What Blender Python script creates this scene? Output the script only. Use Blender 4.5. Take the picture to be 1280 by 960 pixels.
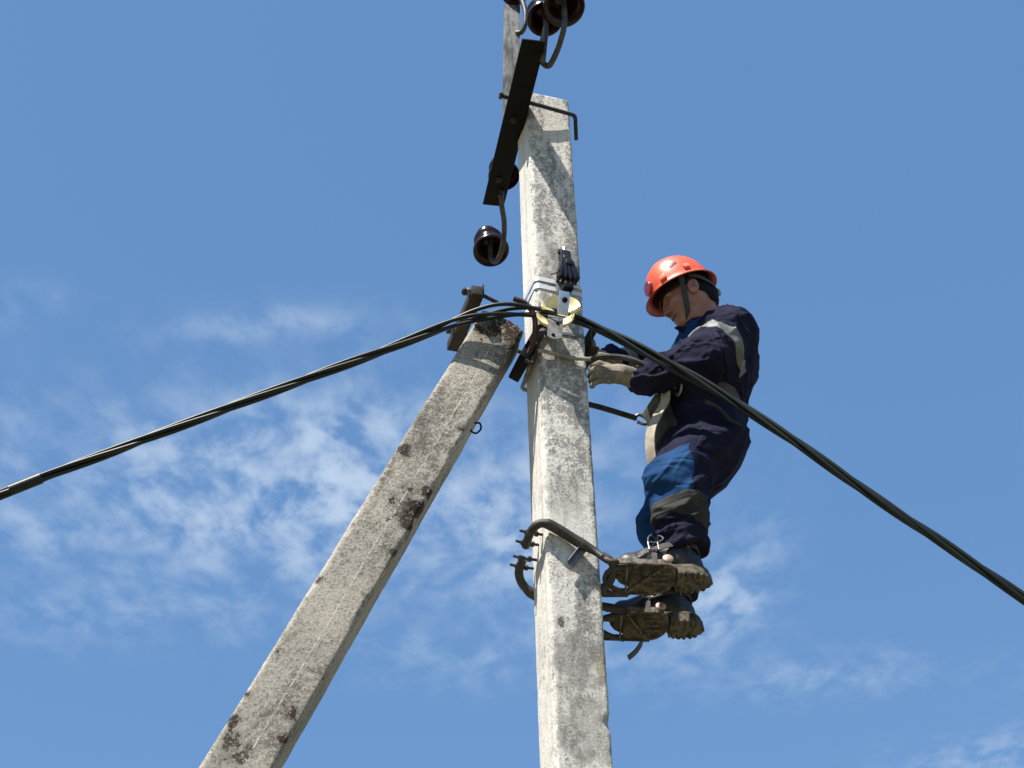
import bpy, bmesh, math
import numpy as np
from mathutils import Vector

for o in list(bpy.data.objects):
    bpy.data.objects.remove(o)
R = math.radians
scn = bpy.context.scene
col = scn.collection

# ------------------------------------------------------------------ camera
PITCH, ROLL = 36.0, -1.7
cd = bpy.data.cameras.new('camera')
cam = bpy.data.objects.new('camera', cd)
col.objects.link(cam)
cd.sensor_width = 36.0
cd.lens = 1924.0 / 1280.0 * 36.0
cd.clip_start, cd.clip_end = 0.05, 5000
cam.location = (0, 0, 1.6)
_p, _r = R(PITCH), R(ROLL)
_f = Vector((0, math.cos(_p), math.sin(_p)))
_u0 = Vector((0, -math.sin(_p), math.cos(_p)))
_x0 = Vector((1, 0, 0))
_x = _x0 * math.cos(_r) + _u0 * math.sin(_r)
_u = _u0 * math.cos(_r) - _x0 * math.sin(_r)
from mathutils import Matrix
cam.rotation_euler = Matrix((( _x.x, _u.x, -_f.x), (_x.y, _u.y, -_f.y), (_x.z, _u.z, -_f.z))).to_euler()
scn.camera = cam

# ------------------------------------------------------------------ sky, sun, exposure
SUN = Vector((-0.33, -0.37, 0.868)).normalized()
EXPOSURE = 1.0
SKY = 0.0745
world = bpy.data.worlds.new('World')
scn.world = world
world.use_nodes = True
nt = world.node_tree
nt.nodes.clear()


def nd(tree, typ, ins=None, **kw):
    n = tree.nodes.new(typ)
    for k, v in kw.items():
        setattr(n, k, v)
    for k, v in (ins or {}).items():
        if isinstance(v, bpy.types.NodeSocket):
            tree.links.new(v, n.inputs[k])
        else:
            n.inputs[k].default_value = v
    return n


def mth(tree, op, a, b=None, c=None, clamp=False):
    n = tree.nodes.new('ShaderNodeMath')
    n.operation = op
    n.use_clamp = clamp
    for i, v in enumerate((a, b, c)):
        if v is None:
            continue
        if isinstance(v, bpy.types.NodeSocket):
            tree.links.new(v, n.inputs[i])
        else:
            n.inputs[i].default_value = v
    return n.outputs[0]


def mixc(tree, fac, a, b, blend='MIX'):
    n = tree.nodes.new('ShaderNodeMix')
    n.data_type = 'RGBA'
    n.blend_type = blend
    for i, v in ((0, fac), (6, a), (7, b)):
        if isinstance(v, bpy.types.NodeSocket):
            tree.links.new(v, n.inputs[i])
        elif i == 0:
            n.inputs[0].default_value = v
        else:
            n.inputs[i].default_value = (v[0], v[1], v[2], 1)
    return n.outputs[2]


def smooth(tree, x, lo, hi, a=0.0, b=1.0):
    n = nd(tree, 'ShaderNodeMapRange', {0: x, 1: lo, 2: hi, 3: a, 4: b}, interpolation_type='SMOOTHSTEP')
    return n.outputs[0]


sky = nd(nt, 'ShaderNodeTexSky', sky_type='NISHITA', sun_disc=False)
sky.sun_elevation = math.asin(SUN.z)
sky.sun_rotation = math.atan2(SUN.x, SUN.y)
sky.altitude = 0
sky.air_density = 1.5
sky.dust_density = 0.5
sky.ozone_density = 8.0
tc = nd(nt, 'ShaderNodeTexCoord')
sep = nd(nt, 'ShaderNodeSeparateXYZ', {0: tc.outputs['Generated']})
zc = mth(nt, 'MAXIMUM', sep.outputs[2], 0.06)
cx = mth(nt, 'DIVIDE', sep.outputs[0], zc)
cy = mth(nt, 'DIVIDE', sep.outputs[1], zc)
# thin high cloud on a plane overhead: soft patches, each a wide ellipse, filled with wispy noise
patches = [(-0.32, 1.58, 0.27, 0.15, 0.85), (-0.10, 1.72, 0.18, 0.13, 0.60), (-0.55, 1.62, 0.14, 0.09, 0.22), (-0.14, 1.55, 0.22, 0.14, 0.55),
           (-0.27, 1.26, 0.11, 0.03, 0.30), (-0.52, 1.21, 0.06, 0.03, 0.34), (0.28, 1.87, 0.06, 0.15, 0.55),
           (0.03, 2.02, 0.22, 0.12, 0.22), (0.50, 2.16, 0.20, 0.08, 0.26), (-0.52, 1.90, 0.18, 0.10, 0.22), (-0.62, 1.42, 0.10, 0.05, 0.12),
           (0.78, 2.48, 0.14, 0.10, 0.22)]
mask = None
for px, py, sx, sy, am in patches:
    dx = mth(nt, 'DIVIDE', mth(nt, 'SUBTRACT', cx, px), sx)
    dy = mth(nt, 'DIVIDE', mth(nt, 'SUBTRACT', cy, py), sy)
    e = mth(nt, 'EXPONENT', mth(nt, 'MULTIPLY', mth(nt, 'ADD', mth(nt, 'MULTIPLY', dx, dx), mth(nt, 'MULTIPLY', dy, dy)), -1.0))
    e = mth(nt, 'MULTIPLY', e, am)
    mask = e if mask is None else mth(nt, 'ADD', mask, e)
comb = nd(nt, 'ShaderNodeCombineXYZ', {0: cx, 1: cy, 2: 0.0})
big = nd(nt, 'ShaderNodeTexNoise', {'Vector': comb.outputs[0], 'Scale': 1.3, 'Detail': 2.0})
far = smooth(nt, mth(nt, 'ADD', mth(nt, 'MULTIPLY', cx, cx), mth(nt, 'MULTIPLY', cy, cy)), 5.0, 12.0)
back = smooth(nt, cy, 0.6, -0.4)
elsewhere = mth(nt, 'MULTIPLY', smooth(nt, big.outputs[0], 0.5, 0.72), mth(nt, 'MULTIPLY', mth(nt, 'MAXIMUM', far, back), 0.5))
mask = mth(nt, 'ADD', mask, elsewhere)
warp = nd(nt, 'ShaderNodeTexNoise', {'Vector': comb.outputs[0], 'Scale': 5.0, 'Detail': 3.0})
vadd = nd(nt, 'ShaderNodeVectorMath', {0: warp.outputs[1], 1: (0.07, 0.09, 0.0)}, operation='MULTIPLY')
vad2 = nd(nt, 'ShaderNodeVectorMath', {0: comb.outputs[0], 1: vadd.outputs[0]}, operation='ADD')
vmap = nd(nt, 'ShaderNodeMapping', {'Vector': vad2.outputs[0], 'Rotation': (0, 0, 0.25), 'Scale': (1.0, 0.62, 1)})
wisp = nd(nt, 'ShaderNodeTexNoise', {'Vector': vmap.outputs[0], 'Scale': 20.0, 'Detail': 9.0, 'Roughness': 0.59})
wis2 = nd(nt, 'ShaderNodeTexNoise', {'Vector': vmap.outputs[0], 'Scale': 5.0, 'Detail': 3.0, 'Roughness': 0.5})
w1 = smooth(nt, wisp.outputs[0], 0.33, 0.74)
w2 = smooth(nt, wis2.outputs[0], 0.38, 0.64)
fac = mth(nt, 'MULTIPLY', mask, mth(nt, 'MULTIPLY', w1, mth(nt, 'MULTIPLY_ADD', w2, 1.0, 0.42)))
fac = mth(nt, 'MULTIPLY', mth(nt, 'SUBTRACT', 1.0, mth(nt, 'EXPONENT', mth(nt, 'MULTIPLY', fac, -2.0))), 0.92)
veil = mixc(nt, 0.62, sky.outputs[0], (0.88, 1.98, 4.05))      # thin even veil over the whole dome
skc = mixc(nt, fac, veil, (3.9, 4.75, 5.9))
bg = nd(nt, 'ShaderNodeBackground', {'Color': skc, 'Strength': SKY})
wo = nd(nt, 'ShaderNodeOutputWorld', {'Surface': bg.outputs[0]})

sd = bpy.data.lights.new('sun', 'SUN')
sd.energy = 5.0
sd.angle = R(0.53)
sd.color = (1.0, 0.955, 0.89)
sun = bpy.data.objects.new('sun', sd)
col.objects.link(sun)
sun.rotation_euler = SUN.to_track_quat('Z', 'Y').to_euler()
sun.location = (-3, -3, 12)

vs = scn.view_settings
vs.view_transform = 'Standard'
vs.look = 'None'
vs.exposure = EXPOSURE
vs.gamma = 1.0
vs.use_curve_mapping = False

# ------------------------------------------------------------------ frames and helpers
PSI = R(17.9)
OX, OY = 0.161, 4.50
E1 = np.array([math.cos(PSI), math.sin(PSI), 0.0])     # along the pole's front face, to the right
E2 = np.array([-math.sin(PSI), math.cos(PSI), 0.0])    # away from the viewer, square to the front face
EZ = np.array([0.0, 0.0, 1.0])
OO = np.array([OX, OY, 0.0])


def W(p):
    """site coordinates (along front face, depth, height) -> world"""
    p = np.asarray(p, float)
    return OO + p[..., 0:1] * E1 + p[..., 1:2] * E2 + p[..., 2:3] * EZ


def D(p):
    p = np.asarray(p, float)
    return p[..., 0:1] * E1 + p[..., 1:2] * E2 + p[..., 2:3] * EZ


def unit(v):
    v = np.asarray(v, float)
    return v / (np.linalg.norm(v) + 1e-12)


def join(parts):
    V, F, n = [], [], 0
    for v, f in parts:
        v = np.asarray(v, float).reshape(-1, 3)
        V.append(v)
        F += [tuple(i + n for i in q) for q in f]
        n += len(v)
    return np.concatenate(V), F


def make_obj(name, geo, mat, parent=None, angle=35, base=None):
    V, F = geo
    V = np.asarray(V, float).reshape(-1, 3)
    me = bpy.data.meshes.new(name)
    org = np.zeros(3)
    if parent is not None:
        org = np.array(parent['_org'])
    elif base is not None:
        org = np.asarray(base, float)
    me.from_pydata((V - org).tolist(), [], [tuple(int(i) for i in q) for q in F])
    me.validate()
    bm = bmesh.new()
    bm.from_mesh(me)
    bmesh.ops.recalc_face_normals(bm, faces=bm.faces)
    bm.to_mesh(me)
    bm.free()
    me.polygons.foreach_set('use_smooth', [True] * len(me.polygons))
    if angle < 180:
        me.set_sharp_from_angle(angle=R(angle))
    o = bpy.data.objects.new(name, me)
    col.objects.link(o)
    if mat is not None:
        me.materials.append(mat)
    if parent is not None:
        o.parent = parent
    else:
        o.location = org
    o['_org'] = [float(x) for x in org]
    return o


def thing(name, label, cat, loc, group=None):
    o = bpy.data.objects.new(name, None)
    o.empty_display_size = 0.1
    col.objects.link(o)
    o.location = [float(x) for x in loc]
    o['_org'] = [float(x) for x in loc]
    return tag(o, label, cat, group)


def tag(o, label=None, cat=None, group=None, kind=None):
    for k, v in (('label', label), ('category', cat), ('group', group), ('kind', kind)):
        if v:
            o[k] = v
    return o


def crom(pts, n=8):
    P = np.asarray(pts, float)
    Q = np.vstack([2 * P[0] - P[1], P, 2 * P[-1] - P[-2]])
    out = []
    for i in range(1, len(Q) - 2):
        a, b, c, d = Q[i - 1], Q[i], Q[i + 1], Q[i + 2]
        for t in np.linspace(0, 1, n, endpoint=False):
            out.append(0.5 * (2 * b + (c - a) * t + (2 * a - 5 * b + 4 * c - d) * t * t + (3 * b - a - 3 * c + d) * t ** 3))
    out.append(P[-1])
    return np.array(out)


def frames(P, up=None):
    T = np.gradient(P, axis=0)
    T /= np.linalg.norm(T, axis=1)[:, None] + 1e-12
    u = np.array([0, 0, 1.0]) if up is None else unit(up)
    if abs(T[0] @ u) > 0.95:
        u = np.array([0, 1.0, 0])
    N = []
    n = unit(u - T[0] * (u @ T[0]))
    for t in T:
        n = unit(n - t * (n @ t))
        N.append(n)
    N = np.array(N)
    return T, N, np.cross(T, N)


def tube(P, r, n=10, caps=True):
    P = np.asarray(P, float)
    rr = np.broadcast_to(np.asarray(r, float), (len(P),))
    T, N, B = frames(P)
    a = np.linspace(0, 2 * np.pi, n, endpoint=False)
    V = P[:, None] + rr[:, None, None] * (np.cos(a)[None, :, None] * N[:, None] + np.sin(a)[None, :, None] * B[:, None])
    F = []
    m = len(P)
    for i in range(m - 1):
        for j in range(n):
            k = (j + 1) % n
            F.append((i * n + j, i * n + k, (i + 1) * n + k, (i + 1) * n + j))
    if caps:
        F.append(tuple(range(n))[::-1])
        F.append(tuple((m - 1) * n + j for j in range(n)))
    return V.reshape(-1, 3), F


def ribbon(P, w, t, up, caps=True):
    """flat strap of width w (across 'up') and thickness t along path P; up may be per point"""
    P = np.asarray(P, float)
    T = np.gradient(P, axis=0)
    T /= np.linalg.norm(T, axis=1)[:, None] + 1e-12
    U = np.broadcast_to(np.asarray(up, float), P.shape).copy()
    U -= T * (U * T).sum(1)[:, None]
    U /= np.linalg.norm(U, axis=1)[:, None] + 1e-12
    S = np.cross(T, U)
    c = [(-.5, -.5), (.5, -.5), (.5, .5), (-.5, .5)]
    V = np.stack([P + U * (w * a) + S * (t * b) for a, b in c], 1)
    F = []
    for i in range(len(P) - 1):
        for j in range(4):
            k = (j + 1) % 4
            F.append((i * 4 + j, i * 4 + k, i * 4 + 4 + k, i * 4 + 4 + j))
    if caps:
        F.append((3, 2, 1, 0))
        F.append(tuple((len(P) - 1) * 4 + j for j in range(4)))
    return V.reshape(-1, 3), F


def box(c, X, Y, Z, hx, hy, hz, bev=0.002):
    """chamfered box: centre, three unit axes, half sizes (world)"""
    bm = bmesh.new()
    bmesh.ops.create_cube(bm, size=2.0)
    for v in bm.verts:
        v.co = Vector((v.co.x * hx, v.co.y * hy, v.co.z * hz))
    if bev > 0:
        bmesh.ops.bevel(bm, geom=bm.edges[:] + bm.verts[:], offset=min(bev, 0.45 * min(hx, hy, hz)), segments=2, affect='EDGES', profile=0.6)
    bm.verts.index_update()
    V = np.array([v.co[:] for v in bm.verts])
    F = [tuple(v.index for v in f.verts) for f in bm.faces]
    bm.free()
    return np.asarray(c) + V[:, 0:1] * unit(X) + V[:, 1:2] * unit(Y) + V[:, 2:3] * unit(Z), F


def lbox(c, h, bev=0.002, rot=0.0, tilt=0.0):
    """box in site coordinates, turned by rot about the vertical"""
    ca, sa = math.cos(rot), math.sin(rot)
    X = ca * E1 + sa * E2
    Y = -sa * E1 + ca * E2
    return box(W(c), X, Y, EZ, h[0], h[1], h[2], bev)


def lathe(prof, o, ax, n=28, ref=None):
    ax = unit(ax)
    r0 = np.array([1.0, 0, 0]) if abs(ax[0]) < 0.9 else np.array([0, 1.0, 0])
    if ref is not None:
        r0 = np.asarray(ref, float)
    x = unit(r0 - ax * (r0 @ ax))
    y = np.cross(ax, x)
    a = np.linspace(0, 2 * np.pi, n, endpoint=False)
    V = []
    for r, h in prof:
        V.append(np.asarray(o) + ax * h + r * (np.cos(a)[:, None] * x + np.sin(a)[:, None] * y))
    F = []
    m = len(prof)
    for i in range(m - 1):
        for j in range(n):
            k = (j + 1) % n
            F.append((i * n + j, i * n + k, (i + 1) * n + k, (i + 1) * n + j))
    if prof[0][0] > 1e-6:
        F.append(tuple(range(n))[::-1])
    if prof[-1][0] > 1e-6:
        F.append(tuple((m - 1) * n + j for j in range(n)))
    return np.concatenate(V), F


def prism(poly, o, X, Y, thick):
    """closed outline (2D in X,Y) given thickness along X x Y"""
    X, Y = unit(X), unit(Y)
    N = np.cross(X, Y)
    p = np.asarray(poly, float)
    A = np.asarray(o) + p[:, 0:1] * X + p[:, 1:2] * Y
    n = len(p)
    V = np.vstack([A - N * thick / 2, A + N * thick / 2])
    F = [tuple(range(n))[::-1], tuple(range(n, 2 * n))]
    F += [(j, (j + 1) % n, n + (j + 1) % n, n + j) for j in range(n)]
    return V, F


def hexnut(o, ax, r, h):
    return lathe([(r * .93, 0), (r, h * .12), (r, h * .88), (r * .93, h)], o, ax, 6)


def bolt(o, ax, r, h, stud=0.02):
    """nut with a stub of thread standing out of it"""
    return join([hexnut(o, ax, r, h), lathe([(r * .52, h), (r * .52, h + stud), (r * .42, h + stud + .002)], o, ax, 10)])


# ---- value noise and implicit surfaces (for cloth, skin and leather)
def _hash(ix, iy, iz, seed):
    h = (ix.astype(np.int64) * 374761393 + iy.astype(np.int64) * 668265263 + iz.astype(np.int64) * 2147483647 + seed * 974634777) & 0xffffffff
    h = ((h ^ (h >> 13)) * 1274126177) & 0xffffffff
    h = ((h ^ (h >> 16)) * 2246822519) & 0xffffffff
    return ((h ^ (h >> 15)) & 0xffff).astype(np.float32) / 65535.0


def vnoise(p, seed=0):
    p = np.asarray(p, np.float32)
    i = np.floor(p)
    f = p - i
    f = f * f * f * (f * (f * 6 - 15) + 10)
    i = i.astype(np.int64)
    out = 0
    for a in (0, 1):
        wx = f[:, 0] if a else 1 - f[:, 0]
        for b in (0, 1):
            wy = f[:, 1] if b else 1 - f[:, 1]
            for c in (0, 1):
                wz = f[:, 2] if c else 1 - f[:, 2]
                out = out + wx * wy * wz * _hash(i[:, 0] + a, i[:, 1] + b, i[:, 2] + c, seed)
    return out


def fbm(p, seed=0, octs=3, gain=0.5):
    s, a, t = 0, 1.0, 0
    p = np.asarray(p, np.float32)
    for k in range(octs):
        s = s + a * vnoise(p * (2.03 ** k) + 7.3 * k, seed + k)
        t += a
        a *= gain
    return s / t


def folds(p, axis, along, across, seed, warp=0.9):
    """sharp cloth creases running across 'axis': along = creases per metre, across = how fast they vary sideways"""
    ax = unit(axis)
    r = np.array([0.3, 0.5, 0.8])
    a1 = unit(r - ax * (r @ ax))
    a2 = np.cross(ax, a1)
    q = np.stack([p @ ax * along, p @ a1 * across, p @ a2 * across], 1).astype(np.float32)
    w = vnoise(q * np.float32(0.55) + 31.7, seed + 11) - 0.5
    q[:, 0] += w * warp * 2.4
    n = vnoise(q, seed)
    rid = np.clip(1 - np.abs(2 * n - 1) * 1.25, 0, 1)
    return rid ** 1.7


def grid(lo, hi, h):
    ax = [np.arange(lo[k], hi[k] + h, h, dtype=np.float32) for k in range(3)]
    X, Y, Z = np.meshgrid(*ax, indexing='ij')
    return X, Y, Z


def nets(d, lo, h):
    """naive surface nets"""
    nx, ny, nz = d.shape
    s = d < 0
    act = np.zeros((nx - 1, ny - 1, nz - 1), np.int8)
    for a in (0, 1):
        for b in (0, 1):
            for c in (0, 1):
                act += s[a:nx - 1 + a, b:ny - 1 + b, c:nz - 1 + c]
    I = np.argwhere((act > 0) & (act < 8))
    idx = -np.ones(act.shape, np.int64)
    idx[I[:, 0], I[:, 1], I[:, 2]] = np.arange(len(I))
    cor = [(a, b, c) for a in (0, 1) for b in (0, 1) for c in (0, 1)]
    vals = {k: d[I[:, 0] + k[0], I[:, 1] + k[1], I[:, 2] + k[2]] for k in cor}
    acc = np.zeros((len(I), 3), np.float64)
    cnt = np.zeros(len(I))
    for k in cor:
        for ax in range(3):
            if k[ax]:
                continue
            k2 = list(k)
            k2[ax] = 1
            k2 = tuple(k2)
            a, b = vals[k], vals[k2]
            m = (a < 0) != (b < 0)
            t = np.where(m, a / np.where(m, a - b, 1), 0)
            p = np.array(k, float)[None, :].repeat(len(I), 0)
            p[:, ax] += t
            acc += p * m[:, None]
            cnt += m
    V = (I + acc / cnt[:, None]) * h + np.asarray(lo)
    F = []
    for ax in range(3):
        sl0 = [slice(None)] * 3
        sl1 = [slice(None)] * 3
        sl0[ax] = slice(0, -1)
        sl1[ax] = slice(1, None)
        s0, s1 = s[tuple(sl0)], s[tuple(sl1)]
        E = np.argwhere(s0 != s1)
        b, c = (ax + 1) % 3, (ax + 2) % 3
        ok = (E[:, b] > 0) & (E[:, c] > 0) & (E[:, b] < d.shape[b] - 1) & (E[:, c] < d.shape[c] - 1)
        E = E[ok]
        if not len(E):
            continue
        flip = s0[E[:, 0], E[:, 1], E[:, 2]]
        qs = []
        for db, dc in ((0, 0), (-1, 0), (-1, -1), (0, -1)):
            e = E.copy()
            e[:, b] += db
            e[:, c] += dc
            qs.append(idx[e[:, 0], e[:, 1], e[:, 2]])
        q = np.stack(qs, 1)
        q = np.where(flip[:, None], q, q[:, ::-1])
        F.append(q[(q >= 0).all(1)])
    return V, np.concatenate(F)


def smin(a, b, k):
    h = np.clip(0.5 + 0.5 * (b - a) / k, 0, 1)
    return b + (a - b) * h - k * h * (1 - h)


def smax(a, b, k):
    return -smin(-a, -b, k)


def cone(G, a, b, ra, rb, sq=None):
    """tapered capsule; sq squashes distances along an axis: (axis, factor)"""
    a = np.asarray(a, np.float32)
    b = np.asarray(b, np.float32)
    ab = b - a
    L2 = float(ab @ ab)
    px, py, pz = G[0] - a[0], G[1] - a[1], G[2] - a[2]
    t = np.clip((px * ab[0] + py * ab[1] + pz * ab[2]) / L2, 0, 1)
    qx, qy, qz = px - t * ab[0], py - t * ab[1], pz - t * ab[2]
    if sq is not None:
        n = unit(sq[0])
        dn = qx * n[0] + qy * n[1] + qz * n[2]
        k = (1 / sq[1] - 1)
        qx, qy, qz = qx + dn * n[0] * k, qy + dn * n[1] * k, qz + dn * n[2] * k
    return np.sqrt(qx * qx + qy * qy + qz * qz) - (ra + (rb - ra) * t)


def ell(G, c, r, A=None):
    p = [G[k] - np.float32(c[k]) for k in range(3)]
    if A is not None:
        p = [p[0] * A[k][0] + p[1] * A[k][1] + p[2] * A[k][2] for k in range(3)]
    q = np.sqrt(sum((p[k] / np.float32(r[k])) ** 2 for k in range(3)))
    return (q - 1) * min(r)


def loft(G, keys, ex=2.3):
    """stacked superellipses up the z axis: (z, c1, c2, a, b)"""
    K = np.array(keys)
    z = G[2]
    zz = np.clip(z, K[0, 0], K[-1, 0])
    c1, c2, a, b = [np.interp(zz, K[:, 0], K[:, k]).astype(np.float32) for k in range(1, 5)]
    q = (np.abs((G[0] - c1) / a) ** ex + np.abs((G[1] - c2) / b) ** ex) ** (1 / ex)
    d = (q - 1) * np.minimum(a, b)
    return np.maximum(d, np.maximum(K[0, 0] - z, z - K[-1, 0]))


def displace(d, G, fn, band=0.05):
    m = np.abs(d) < band
    P = np.stack([G[0][m], G[1][m], G[2][m]], 1)
    d = d.copy()
    d[m] += fn(P).astype(np.float32)
    return d


def biggest(V, F):
    """drop loose crumbs: keep the largest connected shell"""
    lab = np.arange(len(V))
    for _ in range(400):
        m = lab[F].min(1)
        new = lab.copy()
        for k in range(4):
            np.minimum.at(new, F[:, k], m)
        new = new[new]
        if (new == lab).all():
            break
        lab = new
    u, c = np.unique(lab[F[:, 0]], return_counts=True)
    F = F[lab[F[:, 0]] == u[np.argmax(c)]]
    used = np.unique(F)
    re_ = -np.ones(len(V), np.int64)
    re_[used] = np.arange(len(used))
    return V[used], re_[F]


def sdf_obj(name, d, lo, h, mat, parent, xf=W, smooth_it=1, angle=180):
    V, F = nets(d, lo, h)
    V, F = biggest(V, F)
    if smooth_it:
        V = relax(V, F, smooth_it)
    return make_obj(name, (xf(V), F.tolist()), mat, parent, angle=angle)


def relax(V, F, n):
    for _ in range(n):
        S = np.zeros_like(V)
        c = np.zeros(len(V))
        for k in range(4):
            np.add.at(S, F[:, k], V[F[:, (k + 1) % 4]] + V[F[:, (k + 3) % 4]])
            np.add.at(c, F[:, k], 2)
        V = V * 0.5 + 0.5 * S / np.maximum(c, 1)[:, None]
    return V


# ------------------------------------------------------------------ materials
def M(name, colr, rough=0.7, metal=0.0, col2=None, scale=6.0, detail=5.0, lo=0.35, hi=0.65, bump=0.0, bscale=80.0, bdist=0.002,
      spec=0.5, speck=None, sheen=0.0, coat=0.0, sss=0.0, rvar=0.0, stretch=(1, 1, 1)):
    m = bpy.data.materials.new(name)
    m.use_nodes = True
    t = m.node_tree
    b = t.nodes['Principled BSDF']
    tcn = nd(t, 'ShaderNodeTexCoord')
    mp = nd(t, 'ShaderNodeMapping', {'Vector': tcn.outputs['Object'], 'Scale': stretch})
    c = None
    nz = nd(t, 'ShaderNodeTexNoise', {'Vector': mp.outputs[0], 'Scale': scale, 'Detail': detail, 'Roughness': 0.6})
    if col2 is not None:
        c = mixc(t, smooth(t, nz.outputs[0], lo, hi), colr, col2)
    if speck is not None:
        scol, ssc, slo, shi, amt = speck
        n2 = nd(t, 'ShaderNodeTexNoise', {'Vector': mp.outputs[0], 'Scale': ssc, 'Detail': 3.0, 'Roughness': 0.6})
        c = mixc(t, smooth(t, n2.outputs[0], slo, shi, 0.0, amt), c if c is not None else colr, scol)
    if c is None:
        b.inputs['Base Color'].default_value = (*colr, 1)
    else:
        t.links.new(c, b.inputs['Base Color'])
    b.inputs['Roughness'].default_value = rough
    if rvar:
        t.links.new(smooth(t, nz.outputs[0], 0.3, 0.7, max(0.02, rough - rvar), min(1, rough + rvar)), b.inputs['Roughness'])
    b.inputs['Metallic'].default_value = metal
    b.inputs['Specular IOR Level'].default_value = spec
    b.inputs['Sheen Weight'].default_value = sheen
    b.inputs['Coat Weight'].default_value = coat
    if sss:
        b.inputs['Subsurface Weight'].default_value = sss
        b.inputs['Subsurface Radius'].default_value = (0.012, 0.005, 0.003)
        b.inputs['Subsurface Scale'].default_value = 0.6
    if bump:
        n3 = nd(t, 'ShaderNodeTexNoise', {'Vector': mp.outputs[0], 'Scale': bscale, 'Detail': 5.0, 'Roughness': 0.65})
        bp = nd(t, 'ShaderNodeBump', {'Height': n3.outputs[0], 'Strength': bump, 'Distance': bdist})
        t.links.new(bp.outputs[0], b.inputs['Normal'])
    return m


def fabric(name, colr, col2, dusty=(0.10, 0.09, 0.085), dust=0.25):
    """work cloth: uneven fading, faint dust, fine weave"""
    m = bpy.data.materials.new(name)
    m.use_nodes = True
    t = m.node_tree
    b = t.nodes['Principled BSDF']
    tcn = nd(t, 'ShaderNodeTexCoord')
    v = tcn.outputs['Object']
    n1 = nd(t, 'ShaderNodeTexNoise', {'Vector': v, 'Scale': 9.0, 'Detail': 5.0})
    n2 = nd(t, 'ShaderNodeTexNoise', {'Vector': v, 'Scale': 34.0, 'Detail': 6.0, 'Roughness': 0.7})
    n3 = nd(t, 'ShaderNodeTexNoise', {'Vector': v, 'Scale': 420.0, 'Detail': 2.0})
    c = mixc(t, smooth(t, n1.outputs[0], 0.35, 0.68), colr, col2)
    c = mixc(t, smooth(t, n2.outputs[0], 0.52, 0.8, 0.0, dust), c, dusty)
    c = mixc(t, smooth(t, n3.outputs[0], 0.35, 0.75, 0.0, 0.22), c, tuple(x * 2.2 for x in colr))
    t.links.new(c, b.inputs['Base Color'])
    b.inputs['Roughness'].default_value = 0.8
    b.inputs['Specular IOR Level'].default_value = 0.07
    mv = nd(t, 'ShaderNodeMapping', {'Vector': v, 'Rotation': (0.5, 0.6, 0.3), 'Scale': (1.0, 1.0, 2.6)})
    n4 = nd(t, 'ShaderNodeTexNoise', {'Vector': mv.outputs[0], 'Scale': 7.0, 'Detail': 1.0, 'Roughness': 0.4, 'Distortion': 0.6})
    cr = mth(t, 'ABSOLUTE', mth(t, 'SUBTRACT', n4.outputs[0], 0.5))
    h = mth(t, 'ADD', mth(t, 'MULTIPLY', n2.outputs[0], 0.12), mth(t, 'MULTIPLY', n3.outputs[0], 0.08))
    h = mth(t, 'SUBTRACT', h, mth(t, 'MULTIPLY', smooth(t, cr, 0.10, 0.0), 0.5))
    bp = nd(t, 'ShaderNodeBump', {'Height': h, 'Strength': 0.6, 'Distance': 0.007})
    t.links.new(bp.outputs[0], b.inputs['Normal'])
    return m


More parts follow.
